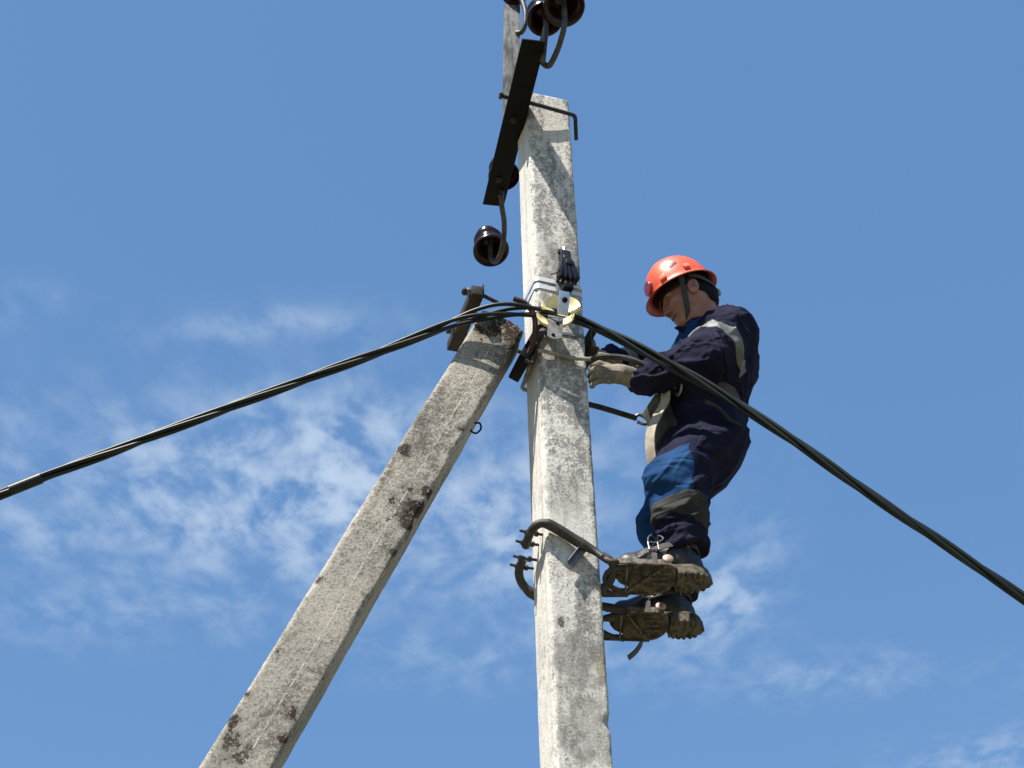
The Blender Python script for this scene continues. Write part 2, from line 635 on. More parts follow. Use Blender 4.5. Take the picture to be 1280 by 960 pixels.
def concrete(name, light, mid, dark, grime_lo, grime_hi, patches=(), seam=None, pit=0.5, face_axis=None, grit=0.6, streak=0.0):
    """weathered cast concrete: pale paste, blotched grime, fine grit, pinholes; 'patches' are lichen growths at fixed spots (object coords)"""
    m = bpy.data.materials.new(name)
    m.use_nodes = True
    t = m.node_tree
    b = t.nodes['Principled BSDF']
    tcn = nd(t, 'ShaderNodeTexCoord')
    v = tcn.outputs['Object']
    st = nd(t, 'ShaderNodeMapping', {'Vector': v, 'Scale': (1, 1, 0.42)})
    g1 = nd(t, 'ShaderNodeTexNoise', {'Vector': st.outputs[0], 'Scale': 7.5, 'Detail': 7.0, 'Roughness': 0.66, 'Distortion': 0.3})
    g2 = nd(t, 'ShaderNodeTexNoise', {'Vector': v, 'Scale': 48.0, 'Detail': 5.0, 'Roughness': 0.75})
    g3 = nd(t, 'ShaderNodeTexNoise', {'Vector': v, 'Scale': 120.0, 'Detail': 5.0, 'Roughness': 0.75})
    g4 = nd(t, 'ShaderNodeTexNoise', {'Vector': v, 'Scale': 2.2, 'Detail': 3.0})
    vo = nd(t, 'ShaderNodeTexVoronoi', {'Vector': v, 'Scale': 75.0, 'Randomness': 1.0})
    vo2 = nd(t, 'ShaderNodeTexVoronoi', {'Vector': v, 'Scale': 26.0, 'Randomness': 1.0})
    c = mixc(t, smooth(t, g4.outputs[0], 0.35, 0.65), light, mid)
    gsum = mth(t, 'ADD', g1.outputs[0], mth(t, 'MULTIPLY', mth(t, 'SUBTRACT', g2.outputs[0], 0.5), 0.55))
    gsum = mth(t, 'ADD', gsum, mth(t, 'MULTIPLY', mth(t, 'SUBTRACT', g3.outputs[0], 0.5), 0.45))
    grime = smooth(t, gsum, grime_lo, grime_hi)
    if face_axis is not None:      # weather side of the casting carries the grime, the lime-washed side keeps clean
        geo = nd(t, 'ShaderNodeNewGeometry')
        dt = nd(t, 'ShaderNodeVectorMath', {0: geo.outputs['True Normal'], 1: tuple(face_axis)}, operation='DOT_PRODUCT')
        grime = mth(t, 'MULTIPLY', grime, smooth(t, dt.outputs['Value'], 0.2, 0.9, 0.22, 1.0))
    c = mixc(t, mth(t, 'MULTIPLY', grime, 0.85), c, dark)
    c = mixc(t, smooth(t, g3.outputs[0], 0.53, 0.66, 0.0, grit), c, tuple(x * 0.34 for x in mid))
    c = mixc(t, smooth(t, g3.outputs[0], 0.44, 0.30, 0.0, grit * 0.8), c, tuple(min(1, x * 1.35) for x in light))
    pits = smooth(t, vo.outputs['Distance'], 0.16, 0.05)
    pits = mth(t, 'MULTIPLY', pits, smooth(t, g2.outputs[0], 0.5, 0.62, 0.0, pit))
    c = mixc(t, pits, c, tuple(x * 0.3 for x in dark))
    holes = mth(t, 'MULTIPLY', smooth(t, vo2.outputs['Distance'], 0.13, 0.06), smooth(t, g1.outputs[0], 0.52, 0.60, 0.0, 0.8))
    c = mixc(t, holes, c, tuple(x * 0.35 for x in dark))
    stv = nd(t, 'ShaderNodeMapping', {'Vector': v, 'Scale': (1, 1, 0.07)})
    g6 = nd(t, 'ShaderNodeTexNoise', {'Vector': stv.outputs[0], 'Scale': 38.0, 'Detail': 4.0, 'Roughness': 0.6})
    c = mixc(t, smooth(t, g6.outputs[0], 0.52, 0.72, 0.0, streak), c, tuple(x * 1.1 for x in dark))
    c = mixc(t, smooth(t, g6.outputs[0], 0.45, 0.28, 0.0, streak * 0.8), c, tuple(min(1, x * 1.15) for x in light))
    hpat = None
    if seam is not None:
        sp = nd(t, 'ShaderNodeSeparateXYZ', {0: v})
        sx = mth(t, 'ABSOLUTE', mth(t, 'SUBTRACT', mth(t, 'MULTIPLY_ADD', g4.outputs[0], 0.03, sp.outputs[0]), seam))
        sl = mth(t, 'MULTIPLY', smooth(t, sx, 0.0035, 0.0008), smooth(t, g2.outputs[0], 0.42, 0.6, 0.0, 0.7))
        c = mixc(t, sl, c, tuple(min(1, x * 1.7) for x in light))
    g5 = nd(t, 'ShaderNodeTexNoise', {'Vector': v, 'Scale': 17.0, 'Detail': 2.0})
    lobes = mth(t, 'MULTIPLY', mth(t, 'SUBTRACT', g5.outputs[0], 0.5), 3.2)
    lobes = mth(t, 'ADD', lobes, mth(t, 'MULTIPLY', mth(t, 'SUBTRACT', g2.outputs[0], 0.5), 4.2))
    lobes = mth(t, 'ADD', lobes, mth(t, 'MULTIPLY', mth(t, 'SUBTRACT', g3.outputs[0], 0.5), 3.0))
    for (px, py, pz, pr, am, pc) in patches:
        dd = nd(t, 'ShaderNodeVectorMath', {0: v, 1: (px, py, pz)}, operation='DISTANCE')
        f = mth(t, 'ADD', mth(t, 'DIVIDE', dd.outputs['Value'], pr), lobes)
        f = smooth(t, f, 0.98, 0.72, 0.0, am)
        c = mixc(t, f, c, pc)
        hpat = f if hpat is None else mth(t, 'MAXIMUM', hpat, f)
    t.links.new(c, b.inputs['Base Color'])
    b.inputs['Roughness'].default_value = 0.93
    b.inputs['Specular IOR Level'].default_value = 0.2
    gr2 = nd(t, 'ShaderNodeTexVoronoi', {'Vector': v, 'Scale': 170.0, 'Randomness': 1.0})
    c = mixc(t, smooth(t, gr2.outputs['Color'], 0.72, 0.9, 0.0, grit * 0.55), c, tuple(x * 0.28 for x in mid))
    c = mixc(t, smooth(t, gr2.outputs['Color'], 0.25, 0.08, 0.0, grit * 0.5), c, tuple(min(1, x * 1.3) for x in light))
    t.links.new(c, b.inputs['Base Color'])
    h = mth(t, 'ADD', mth(t, 'MULTIPLY', g2.outputs[0], 0.6), mth(t, 'MULTIPLY', g3.outputs[0], 0.28))
    h = mth(t, 'SUBTRACT', h, mth(t, 'MULTIPLY', pits, 0.9))
    if hpat is not None:
        h = mth(t, 'ADD', h, mth(t, 'MULTIPLY', hpat, mth(t, 'MULTIPLY', g3.outputs[0], 0.9)))
    bp = nd(t, 'ShaderNodeBump', {'Height': h, 'Strength': 0.7, 'Distance': 0.007})
    t.links.new(bp.outputs[0], b.inputs['Normal'])
    return m

# ================================================================== SETTING
rng = np.random.default_rng(7)
m_ground = M('dry_meadow', (0.10, 0.10, 0.05), 0.95, col2=(0.20, 0.17, 0.115), scale=0.35, detail=8, bump=0.6, bscale=9, bdist=0.05,
             speck=((0.06, 0.075, 0.03), 6.0, 0.45, 0.65, 0.7))
gv, gf = [], []
for i, x in enumerate(np.linspace(-1, 1, 41)):
    for j, y in enumerate(np.linspace(-1, 1, 41)):
        X, Y = np.sign(x) * (abs(x) ** 3) * 1500, np.sign(y) * (abs(y) ** 3) * 1500
        gv.append((X, Y, -0.06 * (1 - math.exp(-(X * X + Y * Y) / 400.0)) + 0.05 * math.sin(X * 0.13) * math.sin(Y * 0.11) * min(1, (X * X + Y * Y) / 200)))
for i in range(40):
    for j in range(40):
        gf.append((i * 41 + j, (i + 1) * 41 + j, (i + 1) * 41 + j + 1, i * 41 + j + 1))
tag(make_obj('ground', (gv, gf), m_ground), 'dry grassy ground around the foot of the pole', None, None, 'structure')

# ---- concrete poles
m_pole = concrete('limewashed_concrete', (0.68, 0.645, 0.575), (0.57, 0.54, 0.48), (0.165, 0.160, 0.150), 0.44, 0.60, grit=0.36, streak=0.4, face_axis=(0.307, -0.952, 0), pit=0.8,
                  patches=[(0.07, -0.09, 3.72, 0.035, 0.5, (0.50, 0.42, 0.22)), (-0.055, -0.085, 3.86, 0.018, 0.9, (0.05, 0.048, 0.045)), (-0.02, -0.085, 3.72, 0.09, 0.55, (0.15, 0.145, 0.13)), (0.02, -0.085, 3.50, 0.10, 0.5, (0.16, 0.15, 0.135)), (-0.04, -0.085, 4.35, 0.07, 0.35, (0.2, 0.19, 0.17)),
                           (-0.02, -0.08, 5.42, 0.03, 0.5, (0.12, 0.11, 0.10)), (0.085, -0.08, 5.33, 0.03, 0.85, (0.09, 0.085, 0.08)), (-0.04, -0.085, 5.31, 0.045, 0.55, (0.12, 0.115, 0.105))])
m_brace = concrete('weathered_concrete', (0.40, 0.365, 0.305), (0.29, 0.265, 0.222), (0.078, 0.07, 0.06), 0.43, 0.70, seam=0.03, pit=1.0, grit=0.85,
                   patches=[(0.078, -0.078, 4.700, 0.060, 0.97, (0.021, 0.015, 0.012)), (0.070, -0.078, 4.620, 0.045, 0.97, (0.025, 0.017, 0.013)), (0.088, -0.078, 4.770, 0.040, 0.97, (0.032, 0.022, 0.017)), (0.060, -0.078, 4.660, 0.050, 0.70, (0.042, 0.032, 0.021)), (0.060, -0.078, 3.858, 0.024, 0.97, (0.035, 0.015, 0.012)), (-0.085, -0.078, 3.850, 0.017, 0.97, (0.028, 0.013, 0.010)), (0.078, -0.078, 3.780, 0.014, 0.97, (0.042, 0.017, 0.013)), (-0.083, -0.078, 3.760, 0.020, 0.95, (0.028, 0.020, 0.014)), (-0.050, -0.078, 3.680, 0.040, 0.90, (0.035, 0.025, 0.017)), (0.000, -0.078, 3.700, 0.022, 0.80, (0.035, 0.025, 0.017)), (0.050, -0.078, 5.550, 0.060, 0.97, (0.038, 0.024, 0.015)), (0.000, -0.078, 5.530, 0.045, 0.95, (0.049, 0.032, 0.021)), (0.075, -0.078, 5.500, 0.025, 0.90, (0.042, 0.027, 0.018)), (0.020, -0.078, 5.600, 0.050, 0.95, (0.035, 0.022, 0.015)), (-0.055, -0.078, 5.500, 0.017, 0.95, (0.042, 0.028, 0.019)), (0.070, -0.078, 5.060, 0.017, 0.95, (0.035, 0.025, 0.021)), (-0.060, -0.078, 4.880, 0.022, 0.95, (0.035, 0.024, 0.020)), (-0.075, -0.078, 4.015, 0.012, 0.9, (0.04, 0.03, 0.022)), (0.045, -0.078, 4.190, 0.009, 0.9, (0.035, 0.028, 0.02)), (-0.082, -0.078, 4.300, 0.014, 0.9, (0.035, 0.028, 0.02)), (0.082, -0.078, 4.50, 0.016, 0.9, (0.035, 0.028, 0.02))])


def post(half, zs, rad, seed, rough, chips, notches=(), topcut=None):
    """square cast post, local z along its length; returns displaced rings"""
    V = []
    ns, nc = 18, 5
    for z in zs:
        a, b = half(z)
        ring = []
        cs = [(a - rad, -b + rad, -90), (a - rad, b - rad, 0), (-a + rad, b - rad, 90), (-a + rad, -b + rad, 180)]
        for k in range(4):
            x0, y0, ang = cs[k]
            x1, y1, _ = cs[(k + 1) % 4]
            arc = [(x0 + rad * math.cos(R(ang + 90 * t / nc)), y0 + rad * math.sin(R(ang + 90 * t / nc))) for t in range(nc + 1)]
            ring += arc
            ex, ey = arc[-1]
            fx, fy = x1 + rad * math.cos(R(ang + 90)), y1 + rad * math.sin(R(ang + 90))
            ring += [(ex + (fx - ex) * t / ns, ey + (fy - ey) * t / ns) for t in range(1, ns)]
        V.append([(x, y, z) for x, y in ring])
    n = len(V[0])
    P = np.array(V).reshape(-1, 3)
    A = np.repeat(np.array([half(z) for z in zs]), n, 0)
    nx = np.sign(P[:, 0]) * (np.abs(P[:, 0]) > A[:, 0] - rad) * np.clip((np.abs(P[:, 0]) - (A[:, 0] - rad)) / rad, 0, 1)
    ny = np.sign(P[:, 1]) * np.clip((np.abs(P[:, 1]) - (A[:, 1] - rad)) / rad, 0, 1)
    N = np.stack([nx, ny, np.zeros(len(P))], 1)
    N /= np.linalg.norm(N, axis=1)[:, None] + 1e-9
    corner = np.clip(np.minimum(np.abs(nx), np.abs(ny)) * 3.0, 0, 1)
    d = (fbm(P * np.array([9, 9, 5]), seed, 3) - 0.5) * 2 * rough
    d += (fbm(P * 55, seed + 5, 2) - 0.5) * rough * 0.8
    ch = np.clip(fbm(P * np.array([30, 30, 40]), seed + 9, 3) - 0.64, 0, 1) * chips * 12
    d -= corner * np.minimum(ch, chips)
    d -= corner * np.clip(fbm(P * 90, seed + 19, 2) - 0.52, 0, 1) * 0.012
    for (x, y, z, r, dep) in notches:
        q = np.linalg.norm((P - np.array([x, y, z])) / r, axis=1)
        d -= dep * np.clip(1 - q, 0, 1) ** 0.7
    P = P + N * d[:, None]
    m = len(zs)
    F = []
    for i in range(m - 1):
        for j in range(n):
            k = (j + 1) % n
            F.append((i * n + j, i * n + k, i * n + n + k, i * n + n + j))
    # end caps: shrinking rings so the broken ends are uneven
    last = P[-n:].copy()
    c0 = last.mean(0)
    base = len(P)
    rings = [P]
    prev = base - n
    for s in (0.93, 0.7, 0.4, 0.12):
        q = c0 + (last - c0) * s
        q[:, 2] = last[:, 2] + (fbm(q * 30, seed + 3, 3) - 0.35) * rough * 7
        rings.append(q)
        for j in range(n):
            k = (j + 1) % n
            F.append((prev + j, prev + k, base + k, base + j))
        prev = base
        base += n
    F.append(tuple(prev + j for j in range(n)))
    P = np.concatenate(rings)
    if topcut is not None:
        top = zs[-1]
        wgt = np.clip((P[:, 2] - (top - 0.25)) / 0.25, 0, 1)
        P[:, 2] += wgt * topcut(P)
    F.append(tuple(range(n))[::-1])
    return P, F


TOP = 6.27
hp = lambda z: ((0.182 + 0.0012 * (TOP - z)) / 2, (0.157 + 0.0025 * (TOP - z)) / 2)
zs = np.concatenate([np.linspace(-0.3, 3.0, 30, endpoint=False), np.arange(3.0, TOP, 0.012), [TOP]])
pg = post(hp, zs, 0.014, 3, 0.0016, 0.006, notches=[(0.095, -0.088, 3.535, 0.03, 0.018), (0.093, -0.08, 5.30, 0.02, 0.008), (0.02, -0.08, 5.36, 0.012, 0.004), (-0.04, -0.08, 5.345, 0.014, 0.004)])
pole = make_obj('utility_pole', pg, m_pole, angle=180)
pole.location = (OX, OY, 0)
pole.rotation_euler = (0, 0, PSI)
tag(pole, 'tall upright square concrete pole, pale and grime-blotched, with the worker on it', 'pole')

BG = np.array([-2.29825, 3.80027, 0.0])
BA = unit([0.403806, 0.117904, 0.907215])
BN = unit(np.array([0.205859, -0.977939, 0.035466]))
BR = np.cross(-BN, BA) * -1
if BR[0] < 0:
    BR = -BR
BLEN = 5.60
hb = lambda s: (0.0848 + 0.0042 * max(0, min(BLEN - s, 2.0)), 0.077 + 0.002 * (BLEN - s))
zs = np.concatenate([np.linspace(-0.35, 3.3, 30, endpoint=False), np.arange(3.3, BLEN, 0.012), [BLEN]])
bgm = post(hb, zs, 0.012, 21, 0.0022, 0.007, notches=[(0.09, -0.08, 4.67, 0.05, 0.012), (0.09, -0.085, 4.95, 0.03, 0.006)],
           topcut=lambda P: (fbm(P * 22, 5, 3) - 0.45) * 0.05 - 0.02 * np.abs(P[:, 0]) / 0.09)
brace = make_obj('brace_pole', bgm, m_brace, angle=180)
brace.matrix_world = Matrix(((BR[0], -BN[0], BA[0], BG[0]), (BR[1], -BN[1], BA[1], BG[1]), (BR[2], -BN[2], BA[2], BG[2]), (0, 0, 0, 1)))
brace['_org'] = [0.0, 0.0, 0.0]
tag(brace, 'leaning grey concrete strut with dark lichen spots, propped against the upright pole', 'pole')


def B(x, y, s):
    return BG + BR * x - BN * y + BA * s


# ---- metals and plastics
m_blacksteel = M('black_painted_steel', (0.0035, 0.0035, 0.004), 0.6, 0.0, spec=0.12, col2=(0.006, 0.005, 0.005), scale=14, bump=0.25, bscale=120)
m_greysteel = M('dull_galvanised_steel', (0.22, 0.225, 0.23), 0.5, 0.55, col2=(0.12, 0.115, 0.11), scale=18, bump=0.25, bscale=150, rvar=0.12)
m_zinc = M('bright_zinc', (0.62, 0.64, 0.66), 0.34, 0.75, col2=(0.48, 0.50, 0.52), scale=40, rvar=0.1, bump=0.1, bscale=200)
m_zincdull = M('scratched_alloy', (0.21, 0.20, 0.185), 0.55, 0.2, col2=(0.11, 0.10, 0.09), scale=45, lo=0.4, hi=0.62, bump=0.3, bscale=160)
m_band = M('steel_band', (0.78, 0.78, 0.77), 0.38, 0.35, col2=(0.60, 0.60, 0.60), scale=30, rvar=0.08)
m_rust = M('rusty_steel', (0.075, 0.036, 0.020), 0.85, 0.1, col2=(0.022, 0.016, 0.014), scale=22, bump=0.5, bscale=90)
m_darkrust = M('dark_rusty_steel', (0.026, 0.021, 0.017), 0.7, 0.2, col2=(0.055, 0.036, 0.022), scale=26, lo=0.5, hi=0.75, bump=0.4, bscale=110)
m_porc = M('brown_glazed_porcelain', (0.022, 0.007, 0.005), 0.22, 0.0, col2=(0.013, 0.005, 0.004), scale=8, spec=0.4)
m_cream = M('cream_polymer', (0.85, 0.74, 0.42), 0.45, 0.0, col2=(0.70, 0.58, 0.29), scale=20, bump=0.15, bscale=90, sss=0.1)
m_cable = M('black_cable_sheath', (0.007, 0.010, 0.008), 0.42, 0.0, col2=(0.011, 0.016, 0.012), scale=5, bump=0.15, bscale=60, spec=0.28)
m_black = M('black_plastic', (0.012, 0.012, 0.013), 0.32, 0.0, bump=0.1, bscale=90)
m_rope = M('grey_rope', (0.34, 0.31, 0.26), 0.9, 0.0, col2=(0.22, 0.20, 0.17), scale=30, bump=0.8, bscale=180, bdist=0.004)
m_darkrope = M('dark_webbing', (0.018, 0.018, 0.019), 0.85, 0.0, col2=(0.05, 0.048, 0.045), scale=26, bump=0.7, bscale=160, bdist=0.004)
m_oldbar = M('weathered_angle_steel', (0.15, 0.15, 0.148), 0.85, 0.05, col2=(0.028, 0.028, 0.03), scale=22, detail=8, lo=0.42, hi=0.58, bump=0.8, bscale=45, bdist=0.004, stretch=(1, 1, 0.3),
             speck=((0.05, 0.045, 0.04), 60, 0.56, 0.66, 0.8))

# lifting eye on the underside of the strut
lp = [(0.084, 0.0, 5.165), (0.103, 0.0, 5.175), (0.116, 0.0, 5.155), (0.110, 0.0, 5.13), (0.095, 0.0, 5.127), (0.084, 0.0, 5.135)]
make_obj('lifting_loop', tube(crom(lp, 6), 0.0035, 8), m_blacksteel, brace)

# ---- crossarm: angle steel bolted on the pole's left side, running toward and away from the viewer
XA, XB = np.array([-0.080, 0.465, 6.13]), np.array([-0.190, -0.465, 6.13])
t = thing('crossarm', 'black angle-steel crossarm bolted across the pole top', 'crossarm', W((-0.13, 0.0, 6.13)))
ad = unit(D(XB - XA))
an = np.cross(ad, EZ)           # across the arm
if an @ E1 < 0:
    an = -an
mid = W((XA + XB) / 2)
ln = np.linalg.norm(XB - XA) / 2
make_obj('bottom_flange', box(mid, ad, an, EZ, ln, 0.046, 0.0035, 0.0015), m_blacksteel, t)
make_obj('web', box(mid + an * 0.0425 + EZ * 0.0445, ad, an, EZ, ln - 0.001, 0.0035, 0.041, 0.0015), m_blacksteel, t)
for s, zo in ((0.05, 0), (-0.30, 0)):
    make_obj('nut', bolt(mid + ad * s - an * 0.005 - EZ * 0.0035, -EZ, 0.014, 0.010, 0.008), m_darkrust, t)
rz = 6.165
rod = [(-0.225, -0.125, rz), (-0.19, -0.122, rz), (-0.10, -0.118, rz), (0.0, -0.110, rz), (0.075, -0.103, rz), (0.098, -0.098, rz), (0.110, -0.082, rz), (0.120, -0.055, rz - 0.002), (0.148, 0.02, rz - 0.006)]
make_obj('clamp_rod', tube(W(crom(rod, 6)), 0.0085, 10), m_darkrust, t)
make_obj('nut', hexnut(W((-0.215, -0.124, rz)), -D((1, 0, 0)), 0.015, 0.012), m_darkrust, t)

# ---- weathered upright bar lifting the top conductor
t = thing('extension_bar', 'weathered grey upright steel bar rising behind the black crossarm', 'steel bar', W((-0.118, 0.075, 6.145)))
b0, b1 = W((-0.118, 0.075, 6.145)), W((-0.093, 0.075, 6.975))
bd = unit(b1 - b0)
bx = unit(E1 * 0.96 - E2 * 0.28)
bx = unit(bx - bd * (bx @ bd))
by = np.cross(bd, bx)
make_obj('front_flange', box((b0 + b1) / 2, bx, by, bd, 0.036, 0.004, np.linalg.norm(b1 - b0) / 2, 0.0015), m_oldbar, t)
make_obj('side_flange', box((b0 + b1) / 2 - bx * 0.032 + by * 0.038, bx, by, bd, 0.004, 0.033, np.linalg.norm(b1 - b0) / 2 - 0.003, 0.0015), m_oldbar, t)


# ---- insulators on their steel hooks
def insulator(mouth, hook, r, label, axis=(0.0, 0.42, 1.0)):
    """brown porcelain bell, open end down at 'mouth'; hook is a path in site coords ending up inside the bell"""
    mw = W(mouth)
    t = thing('insulator', label, 'insulator', mw, 'brown porcelain insulators on the pole top')
    k = r / 0.07
    prof = [(0.012, 0.085), (0.020, 0.083), (0.026, 0.06), (0.040, 0.045), (0.044, 0.018), (0.052, 0.012), (0.064, 0.000), (0.069, -0.002), (0.0715, 0.004), (0.070, 0.014), (0.062, 0.034), (0.052, 0.052),
            (0.048, 0.066), (0.050, 0.078), (0.057, 0.086), (0.058, 0.094), (0.050, 0.102), (0.040, 0.108), (0.037, 0.118), (0.042, 0.126), (0.044, 0.136), (0.038, 0.146), (0.022, 0.152), (0.001, 0.153)]
    make_obj('porcelain_bell', lathe([(a * k, b * k) for a, b in prof], mw, D(axis), 36), m_porc, t, angle=50)
    path = crom(list(hook), 8)
    make_obj('hook', tube(W(path), 0.0115, 12), m_hook, t)
    return t


m_hook = M('hook_steel', (0.085, 0.078, 0.07), 0.55, 0.4, col2=(0.035, 0.028, 0.024), scale=25, bump=0.3, bscale=110)
insulator((-0.077, -0.515, 6.30), [(-0.13, -0.36, 6.145), (-0.10, -0.35, 6.135), (-0.090, -0.375, 6.13), (-0.082, -0.44, 6.15), (-0.077, -0.50, 6.20), (-0.077, -0.515, 6.28), (-0.077, -0.515, 6.37)], 0.082,
          'brown bell insulator on a bent steel hook off the tip of the crossarm')
insulator((-0.129, -0.438, 6.30), [(-0.135, -0.40, 6.10), (-0.131, -0.415, 6.17), (-0.129, -0.438, 6.25), (-0.129, -0.438, 6.37)], 0.072,
          'brown bell insulator on a straight pin standing on the crossarm beside its tip')
insulator((-0.055, 0.376, 6.225), [(-0.075, 0.376, 6.10), (-0.062, 0.376, 6.16), (-0.055, 0.376, 6.22), (-0.055, 0.376, 6.30)], 0.068,
          'brown bell insulator half hidden above the black crossarm')
insulator((-0.006, 0.75, 6.125), [(-0.072, 0.36, 6.122), (-0.050, 0.44, 6.118), (-0.012, 0.53, 6.105), (0.012, 0.62, 6.085), (0.016, 0.69, 6.055), (0.008, 0.745, 6.06), (-0.006, 0.762, 6.10), (-0.008, 0.755, 6.20)], 0.080,
          'brown bell insulator hanging out beyond the lower crossarm end on a long hook')
insulator((-0.083, 0.055, 7.045), [(-0.080, 0.066, 6.79), (-0.062, 0.050, 6.785), (-0.052, 0.03, 6.81), (-0.050, 0.02, 6.88), (-0.060, 0.03, 6.97), (-0.078, 0.05, 7.03), (-0.083, 0.055, 7.11)], 0.062,
          'brown bell insulator on the top of the weathered upright bar')

# ---- strut clamp: two steel channels drawn together by long studs round both poles
t = thing('strut_clamp', 'dark rusty steel channels and threaded studs clamping strut to upright pole', 'clamp', W((-0.345, -0.02, 5.05)))


def channel(c, half, mat, flip=1):
    w = 0.024
    g = [lbox(c, (0.0035, half, 0.045), 0.001, 0.0)]
    for s in (-1, 1):
        g.append(lbox((c[0] + flip * (w / 2 + .0035), c[1], c[2] + s * 0.0415), (w / 2, half - 0.001, 0.0033), 0.001))
    return join(g)


make_obj('channel', join([lbox((-0.323, 0.072, 5.150), (0.021, 0.176, 0.020), 0.003), lbox((-0.299, 0.073, 5.160), (0.003, 0.172, 0.026), 0.001)]), m_darkrust, t)
make_obj('channel', channel((0.118, 0.060, 5.045), 0.135, m_rust, 1), m_rust, t)
for e2, z, a, b in ((-0.078, 5.155, -0.375, 0.165), (0.150, 5.150, -0.365, 0.165)):
    make_obj('threaded_stud', tube(W([(a, e2, z), (-0.29, e2, z - 0.006), (-0.235, e2 + 0.012, z - 0.016)] if e2 < 0 else [(a, e2, z), (-0.2, e2 - (0.012 if e2 < 0 else 0), z - 0.022), (-0.02, e2 - (0.024 if e2 < 0 else 0), z - 0.062), (b, e2 - (0.024 if e2 < 0 else 0), z - 0.100)]), 0.0075, 10), m_darkrust, t)
    make_obj('nut', hexnut(W((-0.344, e2, z)), -D((1, 0, 0)), 0.016, 0.013), m_greysteel, t)
    make_obj('nut', hexnut(W((-0.360, e2, z)), -D((1, 0, 0)), 0.015, 0.011), m_darkrust, t)
# saddle of bent bars between strut head and pole
make_obj('saddle_bar', tube(W(crom([(-0.20, -0.145, 5.105), (-0.155, -0.150, 5.085), (-0.125, -0.145, 5.04), (-0.118, -0.125, 4.98), (-0.125, -0.10, 4.93), (-0.135, -0.07, 4.90)], 6)), 0.010, 10), m_rust, t)
make_obj('saddle_bar', tube(W(crom([(-0.118, -0.110, 4.94), (-0.112, -0.125, 4.985), (-0.095, -0.125, 5.015), (-0.065, -0.110, 5.03), (-0.03, -0.095, 5.03)], 6)), 0.008, 10), m_rust, t)
make_obj('saddle_block', box(W((-0.118, -0.02, 4.955)), unit(BA), unit(np.cross(E2, BA)), E2, 0.075, 0.021, 0.07, 0.006), m_blacksteel, t)
make_obj('saddle_bar', tube(W(crom([(-0.15, -0.10, 4.87), (-0.128, -0.10, 4.86), (-0.112, -0.095, 4.885), (-0.104, -0.09, 4.93), (-0.100, -0.08, 4.99)], 6)), 0.007, 10), m_darkrust, t)

# ---- suspension clamp for the cable, held by two steel bands
t = thing('cable_clamp', 'cream and zinc suspension clamp holding the cable on the pole face', 'cable clamp', W((-0.04, -0.08, 5.05)))


def band(z, w, gap=0.0, r=0.018, dz=0.0):
    a, b = hp(z)
    a, b = a + 0.002 + gap, b + 0.002 + gap
    pts = []
    for (x, y, ang) in ((a - r, -b + r, -90), (a - r, b - r, 0), (-a + r, b - r, 90), (-a + r, -b + r, 180)):
        pts += [(x + r * math.cos(R(ang + q)), y + r * math.sin(R(ang + q)), z + dz * x) for q in (0, 30, 60, 90)]
    pts.append(pts[0])
    P = W(np.array(pts))
    return ribbon(P, w, 0.0014, EZ)


make_obj('band', band(5.272, 0.019, 0.001, dz=-0.05), m_band, t)
make_obj('band', band(5.236, 0.019, 0.001, dz=-0.05), m_band, t)
make_obj('band', band(5.035, 0.012, 0.001), m_greysteel, t)
make_obj('band_buckle', lbox((0.004, -0.100, 5.222), (0.021, 0.014, 0.030), 0.002), m_greysteel, t)
make_obj('bracket_arm', lbox((0.0, -0.135, 5.178), (0.018, 0.05, 0.010), 0.002), m_blacksteel, t)
# the strap: upper link leans out and catches the sun, lower plate hangs under the saddle
uv = unit(D((0.02, -0.30, 1.0)))
make_obj('upper_link', box(W((-0.040, -0.226, 5.052)), unit(E1 - uv * (E1 @ uv)), np.cross(uv, unit(E1 - uv * (E1 @ uv))), uv, 0.020, 0.0035, 0.047, 0.002), m_zinc, t)
hole = lathe([(0.010, 0), (0.010, 0.003), (0.006, 0.005), (0.001, 0.006)], W((-0.038, -0.2355, 5.062)), D((0, -1, -.3)), 14)
make_obj('link_bolt', hole, m_blacksteel, t)
pl = []
for q in range(0, 181, 20):
    pl.append((0.027 * math.cos(R(180 + q)), -0.042 + 0.016 * math.sin(R(180 + q))))
pl += [(0.027, 0.055), (-0.027, 0.055)]
vx, vy = unit(D((1, 0, 0.02))), unit(D((0.16, 0.18, 1.0)))
make_obj('lower_plate', prism(pl, W((-0.078, -0.228, 4.930)), vx, vy, 0.005), m_zincdull, t)
lip = join([tube(W(crom([(-0.100, -0.222, 4.987), (-0.070, -0.230, 4.980), (-0.042, -0.224, 4.985)], 5)), 0.003, 8)])
make_obj('plate_lip', lip, m_zinc, t)
for q, (u_, v_) in enumerate(((0.006, 0.026), (-0.006, -0.040))):
    make_obj('rivet', lathe([(0.007, 0), (0.007, 0.003), (0.004, 0.005), (0.0005, 0.0055)], W((-0.078, -0.228, 4.930)) + vx * u_ + vy * v_ + np.cross(vx, vy) * 0.0026 * (1 if np.cross(vx, vy) @ E2 < 0 else -1), -E2, 12), m_blacksteel, t)


